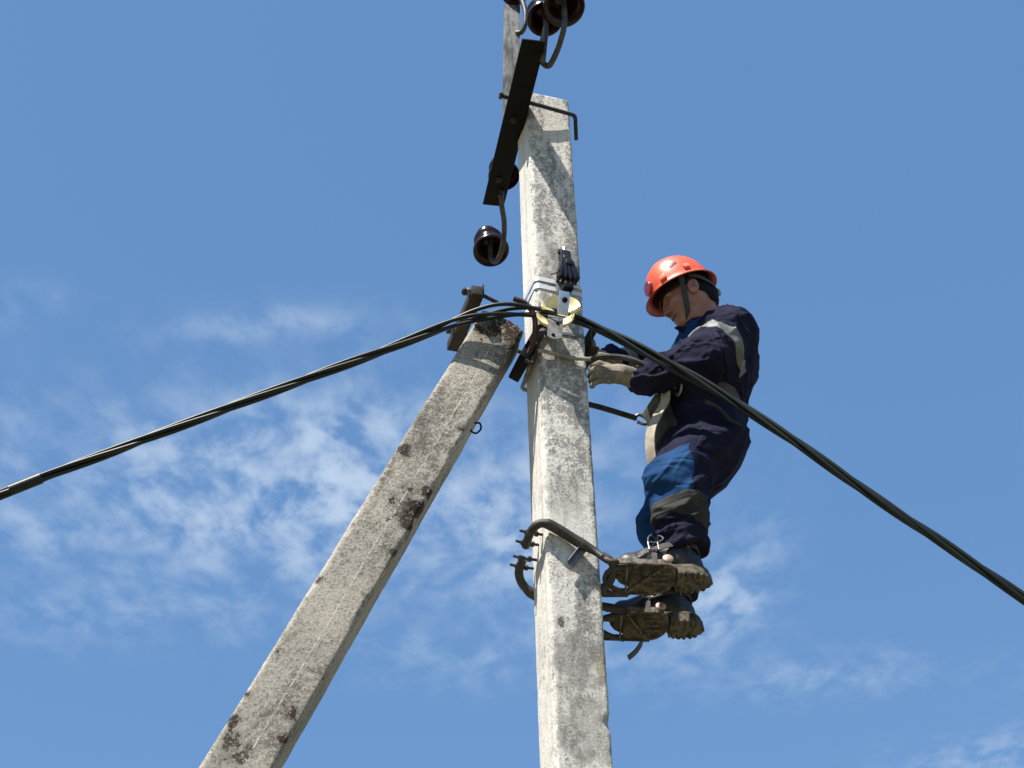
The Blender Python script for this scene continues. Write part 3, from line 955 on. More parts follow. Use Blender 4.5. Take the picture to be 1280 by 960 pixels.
def jaw(c, ax, lo_a, hi_a, r, ref):
    """half of a moulded bowl: thick rounded lip, hollow centre, axis toward the viewer"""
    ax = unit(ax)
    x = unit(np.asarray(ref) - ax * (np.asarray(ref) @ ax))
    y = np.cross(ax, x)
    prof = [(0.02, -0.022), (0.30, -0.019), (0.55, -0.010), (0.78, 0.000), (0.90, 0.010), (0.97, 0.013), (1.0, 0.009), (0.99, 0.002), (0.85, -0.012), (0.62, -0.024), (0.02, -0.034)]
    an = np.linspace(lo_a, hi_a, 33)
    V = np.array([[np.asarray(c) + ax * h + r * q * (x * math.cos(R(a)) * (1.06) + y * math.sin(R(a)) * 0.92) for q, h in prof] for a in an])
    m = len(prof)
    F = []
    for i in range(len(an) - 1):
        for j in range(m):
            k = (j + 1) % m
            F.append((i * m + j, (i + 1) * m + j, (i + 1) * m + k, i * m + k))
    F.append(tuple(range(m)))
    F.append(tuple((len(an) - 1) * m + j for j in range(m))[::-1])
    return V.reshape(-1, 3), F


jx = unit(D((1, 0.0, -0.06)))
jaxis = D((-0.25, -1.0, 0.30))
sgn = 1 if np.cross(unit(jaxis), jx)[2] > 0 else -1
make_obj('upper_jaw', jaw(W((-0.040, -0.196, 5.056)), jaxis, *sorted((-8 * sgn, 188 * sgn)), 0.067, jx), m_cream, t)
make_obj('lower_jaw', jaw(W((-0.060, -0.190, 5.016)), D((-0.30, -1.0, 0.10)), *sorted((8 * sgn, -188 * sgn)), 0.064, jx), m_cream, t)
make_obj('keeper', lbox((-0.048, -0.120, 5.035), (0.022, 0.038, 0.030), 0.008), m_black, t)

# ---- black branch connector strapped above the bracket
t = thing('branch_connector', 'black ribbed plastic connector strapped to the pole above the cream clamp', 'connector', W((0.012, -0.12, 5.25)))
cb = W((0.014, -0.128, 5.30))
cu = unit(D((-0.03, 0.05, 1.0)))
for k, (dx, hw, hz, zo) in enumerate(((-0.024, 0.006, 0.050, -0.004), (-0.010, 0.006, 0.056, 0.0), (0.004, 0.006, 0.058, 0.0), (0.018, 0.006, 0.052, -0.003), (0.029, 0.005, 0.042, -0.008))):
    make_obj('rib', box(cb + E1 * dx + cu * zo, unit(E1 + EZ * dx * 8), -E2, unit(cu - E1 * dx * 8), hw, 0.024, hz, 0.004), m_black, t)
make_obj('core', box(cb + cu * 0.02, E1, E2, cu, 0.020, 0.020, 0.058, 0.006), m_black, t)
make_obj('head', box(cb + cu * 0.072, E1, E2, cu, 0.019, 0.017, 0.018, 0.006), m_black, t)
for s in (-1, 1):
    make_obj('ear', box(cb + cu * 0.088 + E1 * 0.019 * s, E1, E2, cu, 0.005, 0.008, 0.008, 0.002), m_black, t)
make_obj('bolt', lathe([(0.007, 0), (0.007, 0.028), (0.004, 0.031)], cb + cu * 0.082 - E2 * 0.006, cu, 8), m_zinc, t)
make_obj('cable_tie', tube(W(crom([(-0.020, -0.145, 5.275), (-0.036, -0.142, 5.262), (-0.050, -0.13, 5.262)], 5)), 0.0025, 6), m_black, t)
make_obj('cable_tie', tube(W(crom([(-0.016, -0.15, 5.29), (-0.030, -0.148, 5.25), (-0.024, -0.14, 5.242)], 5)), 0.0025, 6), m_black, t)
make_obj('latch', box(cb - E2 * 0.026 + cu * 0.022 + E1 * 0.006, E1, E2, cu, 0.012, 0.003, 0.012, 0.002), m_black, t)

# ---- twisted aerial cable
t = thing('aerial_cable', 'black twisted bundle of four insulated conductors crossing in front of both poles', 'cable', W((-0.05, -0.17, 5.04)))
ctl = [(-3.6, 0.76, 3.30), (-2.7, 0.53, 3.80), (-1.829, 0.301, 4.287), (-1.454, 0.203, 4.479), (-1.032, 0.093, 4.691), (-0.64, -0.008, 4.884), (-0.423, -0.068, 4.998), (-0.312, -0.103, 5.040), (-0.201, -0.135, 5.058), (-0.061, -0.163, 5.050),
       (0.03, -0.176, 5.028), (0.128, -0.210, 4.965), (0.229, -0.249, 4.884), (0.424, -0.325, 4.715), (0.653, -0.415, 4.485), (0.867, -0.498, 4.247), (1.07, -0.577, 4.031), (1.262, -0.652, 3.823), (1.70, -0.82, 3.34), (2.3, -1.05, 2.66)]
cc = W(crom(ctl, 22))
seg = np.concatenate([[0], np.cumsum(np.linalg.norm(np.diff(cc, axis=0), axis=1))])
ic = np.argmin(np.linalg.norm(cc - W((-0.05, -0.165, 5.045)), axis=1))
s = seg - seg[ic]
T_, N_, B_ = frames(cc)
rs = 0.0074
spread = 1.0 + 1.25 * np.exp(-((s + 0.20) / 0.16) ** 2) + 0.2 * np.exp(-((s - 0.45) / 0.25) ** 2)
lie = np.exp(-(s / 0.42) ** 4)
for k in range(4):
    ph = np.where(s < 0, s * 2 * np.pi / 1.15, s * 2 * np.pi / 1.05)
    ph = ph + 0.25 * np.sin(s * 3.1 + k)
    a = ph + k * np.pi / 2 + 0.35
    Rk = rs * 1.42 * spread * (1 + 0.12 * np.sin(s * 7 + 2 * k))
    P = cc + (np.cos(a) * Rk)[:, None] * N_ + (np.sin(a) * Rk)[:, None] * B_
    make_obj('conductor', tube(P, rs, 12), m_cable, t, angle=60)
# short taped joint on the bundle
j = np.argmin(np.abs(s + 1.93))
make_obj('tape_wrap', tube(cc[j - 2:j + 3], 0.0190, 12), m_cable, t)

# ================================================================== CLIMBERS
m_iron = M('forged_climber_iron', (0.034, 0.031, 0.028), 0.6, 0.35, col2=(0.085, 0.07, 0.052), scale=30, lo=0.45, hi=0.72, bump=0.5, bscale=120)
m_muddy = M('muddy_iron', (0.095, 0.072, 0.046), 0.92, 0.0, col2=(0.018, 0.015, 0.012), scale=34, lo=0.38, hi=0.64, bump=0.8, bscale=90, bdist=0.004)
m_dirtbar = M('mud_caked_bar', (0.16, 0.13, 0.095), 0.9, 0.05, col2=(0.045, 0.036, 0.028), scale=55, lo=0.4, hi=0.6, bump=0.8, bscale=90, bdist=0.004)
m_leather = M('black_leather', (0.016, 0.015, 0.015), 0.45, 0.0, col2=(0.045, 0.042, 0.038), scale=26, lo=0.45, hi=0.75, bump=0.5, bscale=110, bdist=0.003)
m_strap = M('worn_leather_strap', (0.045, 0.042, 0.038), 0.6, 0.0, col2=(0.10, 0.092, 0.08), scale=35, lo=0.5, hi=0.75, bump=0.5, bscale=120)
m_sole = M('dusty_rubber_sole', (0.10, 0.083, 0.055), 0.92, 0.0, col2=(0.020, 0.018, 0.015), scale=38, lo=0.42, hi=0.66, bump=0.7, bscale=80, bdist=0.004)
m_copper = M('copper_rivet', (0.50, 0.36, 0.27), 0.5, 0.3, col2=(0.38, 0.26, 0.19), scale=60, bump=0.3, bscale=150)
m_lace = M('grey_lace', (0.10, 0.095, 0.09), 0.9)
m_buckle = M('steel_buckle', (0.26, 0.255, 0.245), 0.5, 0.5)


class Foot:
    def __init__(s, c, yaw, tilt):
        cy, sy = math.cos(R(yaw)), math.sin(R(yaw))
        s.x = np.array([-cy, sy, 0.0])                     # toward the toe
        lat = np.array([-sy, -cy, 0.0])                    # toward the viewer
        ct, st_ = math.cos(R(tilt)), math.sin(R(tilt))
        s.y = lat * ct + np.array([0, 0, 1.0]) * st_
        s.z = -np.cross(s.x, s.y) if np.cross(s.x, s.y)[2] < 0 else np.cross(s.x, s.y)
        s.c = np.asarray(c, float)

    def L(s, p):
        p = np.asarray(p, float)
        return s.c + p[..., 0:1] * s.x + p[..., 1:2] * s.y + p[..., 2:3] * s.z

    def W(s, p):
        return W(s.L(p))

    def d(s, v):
        return D(v[0] * s.x + v[1] * s.y + v[2] * s.z)


FL = Foot((0.205, -0.120, 4.035), 10, 20)
FR = Foot((0.265, 0.108, 3.985), 10, 20)
X3, Y3, Z3 = (1, 0, 0), (0, 1, 0), (0, 0, 1)


def climber(fo, hook, tips, label, dangle=False, pad=True):
    t = thing('pole_climber', label, 'climbing iron', fo.W((0.03, 0.0, 0.0)), 'pair of climbing irons on the pole')
    fx, fy, fz = fo.d(X3), fo.d(Y3), fo.d(Z3)
    # foot plate: pressed sheet with a ragged rounded heel side, ribs pressed in
    out = [(0.040, 0.060), (0.034, 0.02), (0.026, -0.03), (0.028, -0.058), (-0.04, -0.062), (-0.085, -0.052), (-0.112, -0.025), (-0.120, 0.012), (-0.110, 0.045), (-0.085, 0.062)]
    make_obj('foot_plate', prism(out, fo.W((0, 0, -0.003)), fx, fy, 0.005), m_muddy, t)
    for s in (1, -1):
        make_obj('side_bar', box(fo.W((0.000 if s > 0 else 0.03, 0.064 * s, 0.004)), fx, fy, fz, 0.10, 0.004, 0.013, 0.002), m_dirtbar if s > 0 else m_iron, t)
    lp = crom([(0.030, 0.046, -0.004), (0.075, 0.042, -0.004), (0.102, 0.026, -0.004), (0.110, -0.002, -0.004), (0.100, -0.026, -0.006), (0.066, -0.046, -0.008), (0.02, -0.060, -0.009)], 6)
    make_obj('toe_loop', tube(fo.W(lp), 0.0085, 10), m_iron, t)
    make_obj('toe_tooth', box(fo.W((0.075, 0.022, 0.006)), fx, fy, fz, 0.026, 0.011, 0.004, 0.002), m_muddy, t)
    make_obj('cross_wire', tube(fo.W([(0.045, 0.060, -0.012), (0.035, -0.060, -0.012)]), 0.0036, 8), m_dirtbar, t)
    make_obj('cross_wire', tube(fo.W([(-0.085, 0.064, -0.010), (0.035, -0.058, -0.012)]) if not dangle else fo.W([(0.03, 0.062, -0.012), (-0.062, -0.060, -0.011)]), 0.004, 8), m_dirtbar, t)
    make_obj('edge_rim', tube(fo.W(crom([(-0.070, 0.064, -0.002), (-0.105, 0.052, -0.004), (-0.121, 0.015, -0.004), (-0.113, -0.028, -0.004), (-0.085, -0.054, -0.004), (-0.04, -0.064, -0.004)], 5)), 0.005, 8), m_dirtbar, t)
    for k in range(3):
        make_obj('tread_rib', box(fo.W((-0.072, 0.028 - 0.022 * k, -0.0065)), fx, fy, fz, 0.030, 0.004, 0.0025, 0.001), m_sole, t)
    # hook bar round the pole
    P = crom(hook[0], 8)
    make_obj('hook_bar', tube(W(P), np.interp(np.linspace(0, 1, len(P)), [0, .2, .3, .55, .6, 1], [.010, .012, .0185, .0185, .0150, .0145]), 12), m_iron, t)
    make_obj('link_bar', tube(W(crom(hook[1], 8)), 0.0145, 12), m_iron, t)
    for (o, ax) in tips:
        make_obj('grip_bolt', bolt(W(o), D(ax), 0.0095, 0.012, 0.018), m_iron, t)
    # straps: over the instep, round the heel
    P = crom([(-0.045, 0.066, 0.0), (-0.05, 0.068, 0.045), (-0.062, 0.052, 0.088), (-0.068, 0.010, 0.112), (-0.064, -0.040, 0.095), (-0.05, -0.066, 0.050), (-0.045, -0.066, 0.0)], 6)
    make_obj('instep_strap', ribbon(fo.W(P), 0.018, 0.004, fx), m_strap, t)
    P = crom([(-0.048, 0.072, 0.058), (-0.095, 0.070, 0.085), (-0.150, 0.066, 0.105), (-0.205, 0.045, 0.112), (-0.222, 0.0, 0.112), (-0.205, -0.045, 0.112), (-0.150, -0.066, 0.105), (-0.06, -0.070, 0.06)], 6)
    make_obj('heel_strap', ribbon(fo.W(P), 0.022, 0.004, fz), m_strap, t)
    bk = make_obj('buckle', tube(fo.W(np.array([(-0.034, 0.074, 0.058), (-0.034, 0.074, 0.094), (-0.066, 0.075, 0.094), (-0.066, 0.075, 0.058), (-0.034, 0.074, 0.058)])), 0.0026, 8), m_buckle, t)
    make_obj('rivet', lathe([(0.018, 0), (0.018, 0.003), (0.014, 0.007), (0.005, 0.009), (0.0005, 0.0092)], fo.W((-0.092, 0.067, 0.022)), fy, 20), m_copper, t)
    make_obj('strap_loop', tube(fo.W([(-0.165, 0.063, 0.118), (-0.170, 0.066, 0.088)]), 0.0028, 8), m_buckle, t)
    if dangle:
        P = crom([(-0.045, -0.066, 0.0), (-0.038, -0.074, -0.018), (-0.020, -0.085, -0.040), (0.005, -0.098, -0.058)], 5)
        make_obj('strap_end', ribbon(fo.W(P), 0.022, 0.005, fy + fx * .3), m_strap, t)
    if pad:
        c0 = W((0.006, -0.103, 4.098))
        u = unit(D((-0.055, 0, -0.078)))
        v = unit(D((0.078, -0.02, -0.055)))
        make_obj('bearing_plate', join([box(c0, u, v, np.cross(u, v), 0.050, 0.013, 0.0022, 0.001), box(c0 + u * 0.0 - v * 0.0118 + np.cross(u, v) * 0.008, u, v, np.cross(u, v), 0.047, 0.0018, 0.009, 0.0008)]), m_greysteel, t)
    return t


climber(FL, [[(0.120, -0.168, 4.058), (0.0915, -0.158, 4.060), (0.058, -0.122, 4.112), (0.0, -0.108, 4.152), (-0.055, -0.104, 4.186), (-0.095, -0.104, 4.203), (-0.122, -0.092, 4.205), (-0.136, -0.062, 4.196), (-0.138, -0.02, 4.184), (-0.134, 0.012, 4.178)],
             [(0.075, -0.145, 4.085), (0.105, -0.150, 4.062), (0.117, -0.128, 4.045), (0.116, -0.088, 4.024), (0.103, -0.058, 4.012), (0.108, -0.046, 4.006), (0.135, -0.047, 4.008), (0.19, -0.058, 4.010)]],
        [((-0.142, -0.045, 4.196), (-1, -.15, .05)), ((-0.142, 0.0, 4.182), (-1, -.15, .05)), ((-0.120, -0.045, 4.196), (1, 0, 0)), ((-0.120, 0.0, 4.182), (1, 0, 0))],
        'climbing iron whose bar crosses the pole face, strapped on the near boot')
climber(FR, [[(0.20, 0.165, 3.965), (0.15, 0.150, 3.972), (0.10, 0.128, 3.988), (0.0, 0.108, 4.025), (-0.06, 0.106, 4.045), (-0.095, 0.106, 4.062), (-0.125, 0.095, 4.085), (-0.142, 0.070, 4.105), (-0.146, 0.040, 4.118), (-0.144, 0.010, 4.128)],
             [(0.135, 0.140, 3.976), (0.118, 0.110, 3.985), (0.108, 0.075, 3.998), (0.115, 0.052, 4.006), (0.15, 0.046, 4.006), (0.20, 0.048, 4.004)]],
        [((-0.150, 0.045, 4.116), (-1, -.15, .05)), ((-0.150, 0.008, 4.128), (-1, -.15, .05)), ((-0.130, 0.045, 4.116), (1, 0, 0)), ((-0.130, 0.008, 4.128), (1, 0, 0))],
        'climbing iron hooked behind the pole, strapped on the far boot', dangle=True, pad=False)

# ================================================================== WORKER
m_navy = fabric('navy_work_cloth', (0.0080, 0.0084, 0.021), (0.0135, 0.0135, 0.029), (0.034, 0.032, 0.042), 0.3)
m_blue = fabric('royal_blue_panel', (0.008, 0.033, 0.095), (0.012, 0.047, 0.122), (0.035, 0.055, 0.085), 0.2)
m_patch = fabric('grey_knee_patch', (0.032, 0.031, 0.027), (0.055, 0.052, 0.046), (0.08, 0.075, 0.064), 0.3)
m_refl = M('reflective_tape', (0.15, 0.155, 0.14), 0.6, 0.0, col2=(0.105, 0.11, 0.10), scale=22, bump=0.35, bscale=140)
m_skin = M('skin', (0.36, 0.165, 0.10), 0.48, 0.0, col2=(0.27, 0.115, 0.07), scale=22, bump=0.25, bscale=160, bdist=0.001, sss=0.12)
m_hair = M('black_hair', (0.006, 0.005, 0.005), 0.6, 0.0, spec=0.15, bump=1.0, bscale=240, bdist=0.004, stretch=(1, 1, 0.25))
m_helm = M('orange_helmet_plastic', (0.60, 0.090, 0.036), 0.45, 0.0, col2=(0.52, 0.075, 0.032), scale=9, spec=0.5, rvar=0.06, speck=((0.55, 0.22, 0.14), 60, 0.55, 0.72, 0.45), bump=0.12, bscale=60)
m_badge = M('dark_red_badge', (0.20, 0.028, 0.02), 0.25)
m_tab = M('pale_orange_tab', (0.80, 0.22, 0.12), 0.35)
m_glove = M('cotton_work_glove', (0.25, 0.22, 0.17), 0.95, 0.0, col2=(0.135, 0.115, 0.088), scale=22, lo=0.42, hi=0.68, bump=0.9, bscale=210, bdist=0.003, speck=((0.12, 0.095, 0.07), 36, 0.58, 0.72, 0.7))
m_cuff = fabric('grey_glove_cuff', (0.07, 0.07, 0.072), (0.10, 0.10, 0.10), (0.14, 0.13, 0.12), 0.2)
m_beltweb = M('tan_webbing', (0.42, 0.36, 0.27), 0.9, 0.0, col2=(0.28, 0.235, 0.175), scale=30, bump=0.5, bscale=220)
m_brown = M('brown_leather', (0.085, 0.047, 0.026), 0.6, 0.0, col2=(0.05, 0.03, 0.02), scale=30, bump=0.4, bscale=120)
m_khaki = M('khaki_pouch_cloth', (0.12, 0.115, 0.085), 0.9, 0.0, col2=(0.07, 0.068, 0.05), scale=25, bump=0.5, bscale=160)

# ---- head frame
HP = R(22)
H0 = W((0.540, 0.0, 5.412))[0] if W((0.540, 0.0, 5.412)).ndim > 1 else W((0.540, 0.0, 5.412))
HX = np.array([-math.cos(HP), 0.0, -math.sin(HP)])
HY = np.array([0.0, -1.0, 0.0])
HZ = np.array([-math.sin(HP), 0.0, math.cos(HP)])


def HW(p):
    p = np.asarray(p, float)
    return H0 + p[..., 0:1] * HX + p[..., 1:2] * HY + p[..., 2:3] * HZ


def to_head(l):
    d = W(l) - H0
    return np.array([d @ HX, d @ HY, d @ HZ])


nb = to_head(np.array((0.625, 0.0, 5.15)))
nb2 = to_head(np.array((0.635, 0.0, 5.02)))
lo, hi, h = (-0.20, -0.12, -0.40), (0.135, 0.12, 0.12), 0.0026
G = grid(lo, hi, h)
AY = np.abs(G[1])
GS = (G[0], AY, G[2])                    # mirrored coordinates
d = ell(G, (-0.018, 0, -0.012), (0.099, 0.077, 0.112))
d = smin(d, ell(G, (0.024, 0, -0.072), (0.067, 0.067, 0.085)), 0.03)
d = smin(d, cone(GS, (-0.028, 0.050, -0.098), (0.062, 0.010, -0.146), 0.022, 0.020), 0.03)
d = smin(d, ell(GS, (0.055, 0.041, -0.062), (0.028, 0.026, 0.022)), 0.02)
d = smin(d, ell(GS, (0.078, 0.026, -0.024), (0.014, 0.026, 0.010)), 0.018)
d = smax(d, -ell(GS, (0.094, 0.032, -0.043), (0.018, 0.019, 0.010)), 0.010)
d = smin(d, ell(GS, (0.072, 0.032, -0.046), (0.014, 0.016, 0.012)), 0.006)
d = smin(d, cone(G, (0.082, 0, -0.034), (0.104, 0, -0.074), 0.008, 0.0125), 0.012)
d = smin(d, ell(GS, (0.095, 0.012, -0.079), (0.011, 0.008, 0.008)), 0.006)
d = smax(d, -ell(GS, (0.100, 0.007, -0.088), (0.006, 0.004, 0.004)), 0.003)
d = smin(d, ell(G, (0.087, 0, -0.104), (0.012, 0.024, 0.0075)), 0.008)
d = smin(d, ell(G, (0.084, 0, -0.118), (0.012, 0.021, 0.0075)), 0.007)
d = smax(d, -ell(G, (0.100, 0, -0.1110), (0.022, 0.027, 0.0022)), 0.004)
d = smin(d, ell(G, (0.074, 0, -0.141), (0.018, 0.022, 0.016)), 0.014)
# ear: rim, hollow, lobe
EA = ((0.94, 0, 0.34), (0, 1, 0), (-0.34, 0, 0.94))
ear = ell(GS, (-0.016, 0.083, -0.050), (0.023, 0.010, 0.036), EA)
ear = smax(ear, -ell(GS, (-0.010, 0.094, -0.048), (0.012, 0.013, 0.022), EA), 0.004)
ear = smin(ear, ell(GS, (-0.006, 0.084, -0.060), (0.006, 0.006, 0.010), EA), 0.004)
d = smin(d, ear, 0.008)
neck = cone(G, (-0.042, 0, -0.075), nb, 0.056, 0.060)
neck = smin(neck, cone(G, nb, nb2, 0.060, 0.075), 0.03)
d = smin(d, neck, 0.025)
d = smin(d, ell(G, (0.008, 0, -0.150), (0.05, 0.036, 0.02)), 0.03)
V, F = nets(d, lo, h)
V = relax(V, F, 1)
base = W((0.45, 0.0, 3.99))
person = make_obj('person', (HW(V), F.tolist()), m_skin, angle=180, base=base)
tag(person, 'worker in orange helmet, navy overalls and boots, standing on climbing irons at the pole', 'person')

# hair: close cap below the helmet line, sideburns, nape
hd = ell(G, (-0.022, 0, -0.010), (0.101, 0.0805, 0.112))
hd = smin(hd, ell(G, (-0.058, 0, -0.075), (0.052, 0.064, 0.065)), 0.03)
face_cut = (G[0] - 0.030 + np.maximum(0, -(G[2] + 0.03)) * 1.05)
hd = smax(hd, face_cut, 0.006)
low = -(G[2] + 0.118 - 0.9 * np.maximum(0, G[0] + 0.040))
hd = smax(hd, low, 0.006)
hd = np.maximum(hd, -(ell(GS, (-0.014, 0.084, -0.052), (0.023, 0.014, 0.036), EA)))
hd = displace(hd, G, lambda P: (vnoise(P * np.array([260, 260, 60]), 4) - 0.5) * 0.004)
sdf_obj('hair', hd, lo, h, m_hair, person, HW, 0)
# eyebrows
for s in (1, -1):
    make_obj('eyebrow', tube(HW(crom([(0.092, 0.012 * s, -0.026), (0.088, 0.028 * s, -0.021), (0.074, 0.048 * s, -0.025)], 5)), [0.0035] * 11, 6), m_hair, person)

# ---- helmet
hel = thing_h = None
nu, nv = 72, 22
V, F = [], []


def rimr(a):
    ca, sa = math.cos(a), math.sin(a)
    return 1 / math.sqrt((ca / 0.128) ** 2 + (sa / 0.107) ** 2)


rows = []
ang = np.linspace(0, 2 * np.pi, nu, endpoint=False)
ring = []
for a in ang:                             # brim edge
    fr = max(0, math.cos(a)) ** 2
    bk_ = max(0, -math.cos(a)) ** 2
    w = 0.012 + 0.022 * fr + 0.008 * bk_
    r = rimr(a) + w
    ring.append((r * math.cos(a), r * math.sin(a), -0.004 - 0.006 * fr - 0.004 * bk_))
rows.append([(x * 0.995, y * 0.995, z - 0.004) for x, y, z in ring])
rows.append(ring)
rows.append([(rimr(a) * 1.03 * math.cos(a), rimr(a) * 1.03 * math.sin(a), 0.004) for a in ang])
HH = 0.144
for v in np.linspace(0.02, 1, nv):
    rr = math.cos(v * math.pi / 2) ** 0.80 if v < 1 else 0.0
    z = 0.010 + HH * math.sin(v * math.pi / 2) ** 0.97
    rr = max(rr, 0.004)
    ring = []
    for a in ang:
        x, y = rimr(a) * rr * math.cos(a), rimr(a) * rr * math.sin(a)
        rid = 0.0045 * math.exp(-(y / 0.010) ** 2) + 0.003 * math.exp(-((abs(y) - 0.042) / 0.008) ** 2)
        k = min(1.0, max(0.0, (v - 0.25) / 0.3))
        ring.append((x * (1 + rid * 2 * k), y, z + rid * k))
    rows.append(ring)
V = np.array(rows).reshape(-1, 3)
m = len(rows)
for i in range(m - 1):
    for j in range(nu):
        k = (j + 1) % nu
        F.append((i * nu + j, i * nu + k, (i + 1) * nu + k, (i + 1) * nu + j))
F.append(tuple((m - 1) * nu + j for j in range(nu)))
helmet = make_obj('helmet', (HW(V), F), m_helm, person, angle=50)
md = helmet.modifiers.new('shell', 'SOLIDIFY')
md.thickness = 0.0035
md.offset = -1
helmet['label'] = 'orange safety helmet'


def dome(a_deg, v):
    """point and normal on the helmet shell"""
    a = R(a_deg)

    def pt(a, v):
        rr = max(0.004, math.cos(v * math.pi / 2) ** 0.80)
        return np.array([rimr(a) * rr * math.cos(a), rimr(a) * rr * math.sin(a), 0.010 + HH * math.sin(v * math.pi / 2) ** 0.97])
    p = pt(a, v)
    n = np.cross(pt(a + .02, v) - pt(a - .02, v), pt(a, v + .02) - pt(a, v - .02))
    n = unit(n)
    if n @ p < 0:
        n = -n
    return p, n


HD = lambda v: v[0] * HX + v[1] * HY + v[2] * HZ
for k in range(4):                        # vent slots
    p, n = dome(74 + 4.6 * k, 0.255 + 0.012 * k)
    zt = unit(np.array([0.12, 0, 1]) - n * (n @ np.array([0.12, 0, 1])))
    make_obj('vent_slot', box(HW(p + n * 0.0015), HD(zt), HD(np.cross(n, zt)), HD(n), 0.013, 0.0024, 0.0012, 0.0006), m_black, helmet)
for a_, v_ in ((50, 0.09), (104, 0.10)):
    p, n = dome(a_, v_)
    zt = unit(np.array([0, 0, 1]) - n * n[2])
    make_obj('side_tab', box(HW(p + n * 0.003), HD(np.cross(n, zt)), HD(zt), HD(n), 0.013, 0.009, 0.006, 0.003), m_tab, helmet)
p, n = dome(10, 0.17)
zt = unit(np.array([0, 0, 1]) - n * n[2])
make_obj('front_badge', lathe([(0.031, -0.006), (0.031, 0.004), (0.028, 0.008), (0.001, 0.009)], HW(p), HD(n), 24), m_badge, helmet)
# inner band and chin strap
bandp = [(0.112 * math.cos(a) - 0.004, 0.089 * math.sin(a), -0.008) for a in np.linspace(0, 2 * np.pi, 40)]
make_obj('inner_band', ribbon(HW(np.array(bandp)), 0.032, 0.003, HZ), m_black, helmet)
cs = crom([(0.012, 0.100, 0.004), (0.020, 0.092, -0.03), (0.032, 0.081, -0.075), (0.044, 0.064, -0.118), (0.054, 0.040, -0.152), (0.056, 0.0, -0.172), (0.054, -0.040, -0.152), (0.044, -0.064, -0.118), (0.020, -0.092, -0.03), (0.012, -0.100, 0.004)], 6)
make_obj('chin_strap', ribbon(HW(cs), 0.021, 0.003, HX), m_darkrope, helmet)
ns_ = crom([(-0.02, 0.092, 0.0), (-0.06, 0.086, -0.025), (-0.105, 0.05, -0.055), (-0.122, 0.0, -0.062), (-0.105, -0.05, -0.055), (-0.06, -0.086, -0.025)], 6)
make_obj('nape_strap', ribbon(HW(ns_), 0.016, 0.003, HZ), m_strap, helmet)
make_obj('nape_knob', lathe([(0.016, 0), (0.016, 0.008), (0.012, 0.012), (0.001, 0.013)], HW((-0.121, 0.0, -0.062)), -HX, 12), m_buckle, helmet)

# ---- jacket
JT = [(4.655, 0.538, 0.0, 0.148, 0.182), (4.72, 0.540, 0.0, 0.156, 0.190), (4.80, 0.546, 0.0, 0.154, 0.188), (4.88, 0.565, 0.0, 0.160, 0.196), (4.97, 0.596, 0.0, 0.166, 0.208), (5.06, 0.625, 0.0, 0.160, 0.210),
      (5.13, 0.635, 0.0, 0.146, 0.196), (5.18, 0.632, 0.0, 0.120, 0.158), (5.215, 0.622, 0.0, 0.094, 0.112), (5.245, 0.612, 0.0, 0.080, 0.084)]
SL, EL, WL = (0.630, -0.178, 5.095), (0.475, -0.235, 4.890), (0.280, -0.125, 4.852)
SR, ER, WR = (0.635, 0.180, 5.10), (0.450, 0.205, 5.165), (0.235, 0.085, 5.092)
lo, hi, h = (0.17, -0.36, 4.62), (0.86, 0.35, 5.29), 0.0047
G = grid(lo, hi, h)
tor = loft(G, JT, 2.35)
upL = cone(G, SL, EL, 0.100, 0.082)
foL = cone(G, EL, WL, 0.082, 0.050)
upR = cone(G, SR, ER, 0.090, 0.060)
foR = cone(G, ER, WR, 0.058, 0.038)
armL = smin(upL, foL, 0.025)
armR = smin(upR, foR, 0.025)
d0 = smin(tor, armL, 0.05)
d0 = smin(d0, armR, 0.05)
aSE = unit(np.array(EL) - SL)
aEW = unit(np.array(WL) - EL)


def near(P, q, r):
    return np.exp(-((P - np.array(q, np.float32)) ** 2).sum(1) / (r * r))


def cloth_jacket(P):
    a = np.zeros(len(P), np.float32)
    wel = near(P, EL, 0.13) + near(P, ER, 0.13)
    wsh = near(P, np.array(SL) * .75 + np.array(EL) * .25, 0.15) + near(P, SR, 0.15)
    wct = near(P, np.array(WL) * .7 + np.array(EL) * .3, 0.10) + near(P, WR, 0.10)
    wwa = np.exp(-((P[:, 2] - 4.79) / 0.07) ** 2)
    a -= wel * folds(P, aEW + 0.5 * aSE, 30, 8, 1) * 0.026
    a -= wsh * folds(P, aSE + np.array([0, 0, 0.5]), 20, 6, 2) * 0.022
    a -= wct * folds(P, aEW, 46, 9, 3) * 0.014
    a -= wwa * folds(P, (0.2, 0.1, 1.0), 24, 7, 4) * 0.018
    a -= folds(P, (0.8, 0.2, 0.75), 14, 5, 5) * 0.015
    a -= folds(P, (-0.5, 0.3, 0.8), 34, 10, 6) * 0.006
    a -= (fbm(P * 13, 9, 2) - 0.5) * 0.014
    a += 0.010
    return a


dj = displace(d0, G, cloth_jacket)
# hollow the neck and the cuffs
dj = smax(dj, -cone(G, (0.612, 0, 5.18), (0.585, 0, 5.32), 0.060, 0.072), 0.008)
sdf_obj('jacket', dj, lo, h, m_navy, person)
tS = ((G[0] - SL[0]) * aSE[0] + (G[1] - SL[1]) * aSE[1] + (G[2] - SL[2]) * aSE[2])
wob = 0.006 * np.sin(G[2] * 60 + G[0] * 45)
slab = np.abs(tS - 0.152 + wob * 0.6) - 0.029
bandm = np.maximum(np.maximum(dj - 0.0028, slab), np.maximum(upL - 0.05, upL - tor - 0.075))
bandm = np.maximum(bandm, -(dj + 0.013))
o = sdf_obj('reflective_band', bandm, lo, h, m_refl, person)
o['label'] = 'silver reflective band round the near sleeve'
slab = np.abs(G[2] - 5.035 + wob) - 0.024
bandm = np.maximum(np.maximum(dj - 0.0028, slab), np.maximum(-(dj + 0.013), np.minimum(armL, armR) * -1 + 0.014))
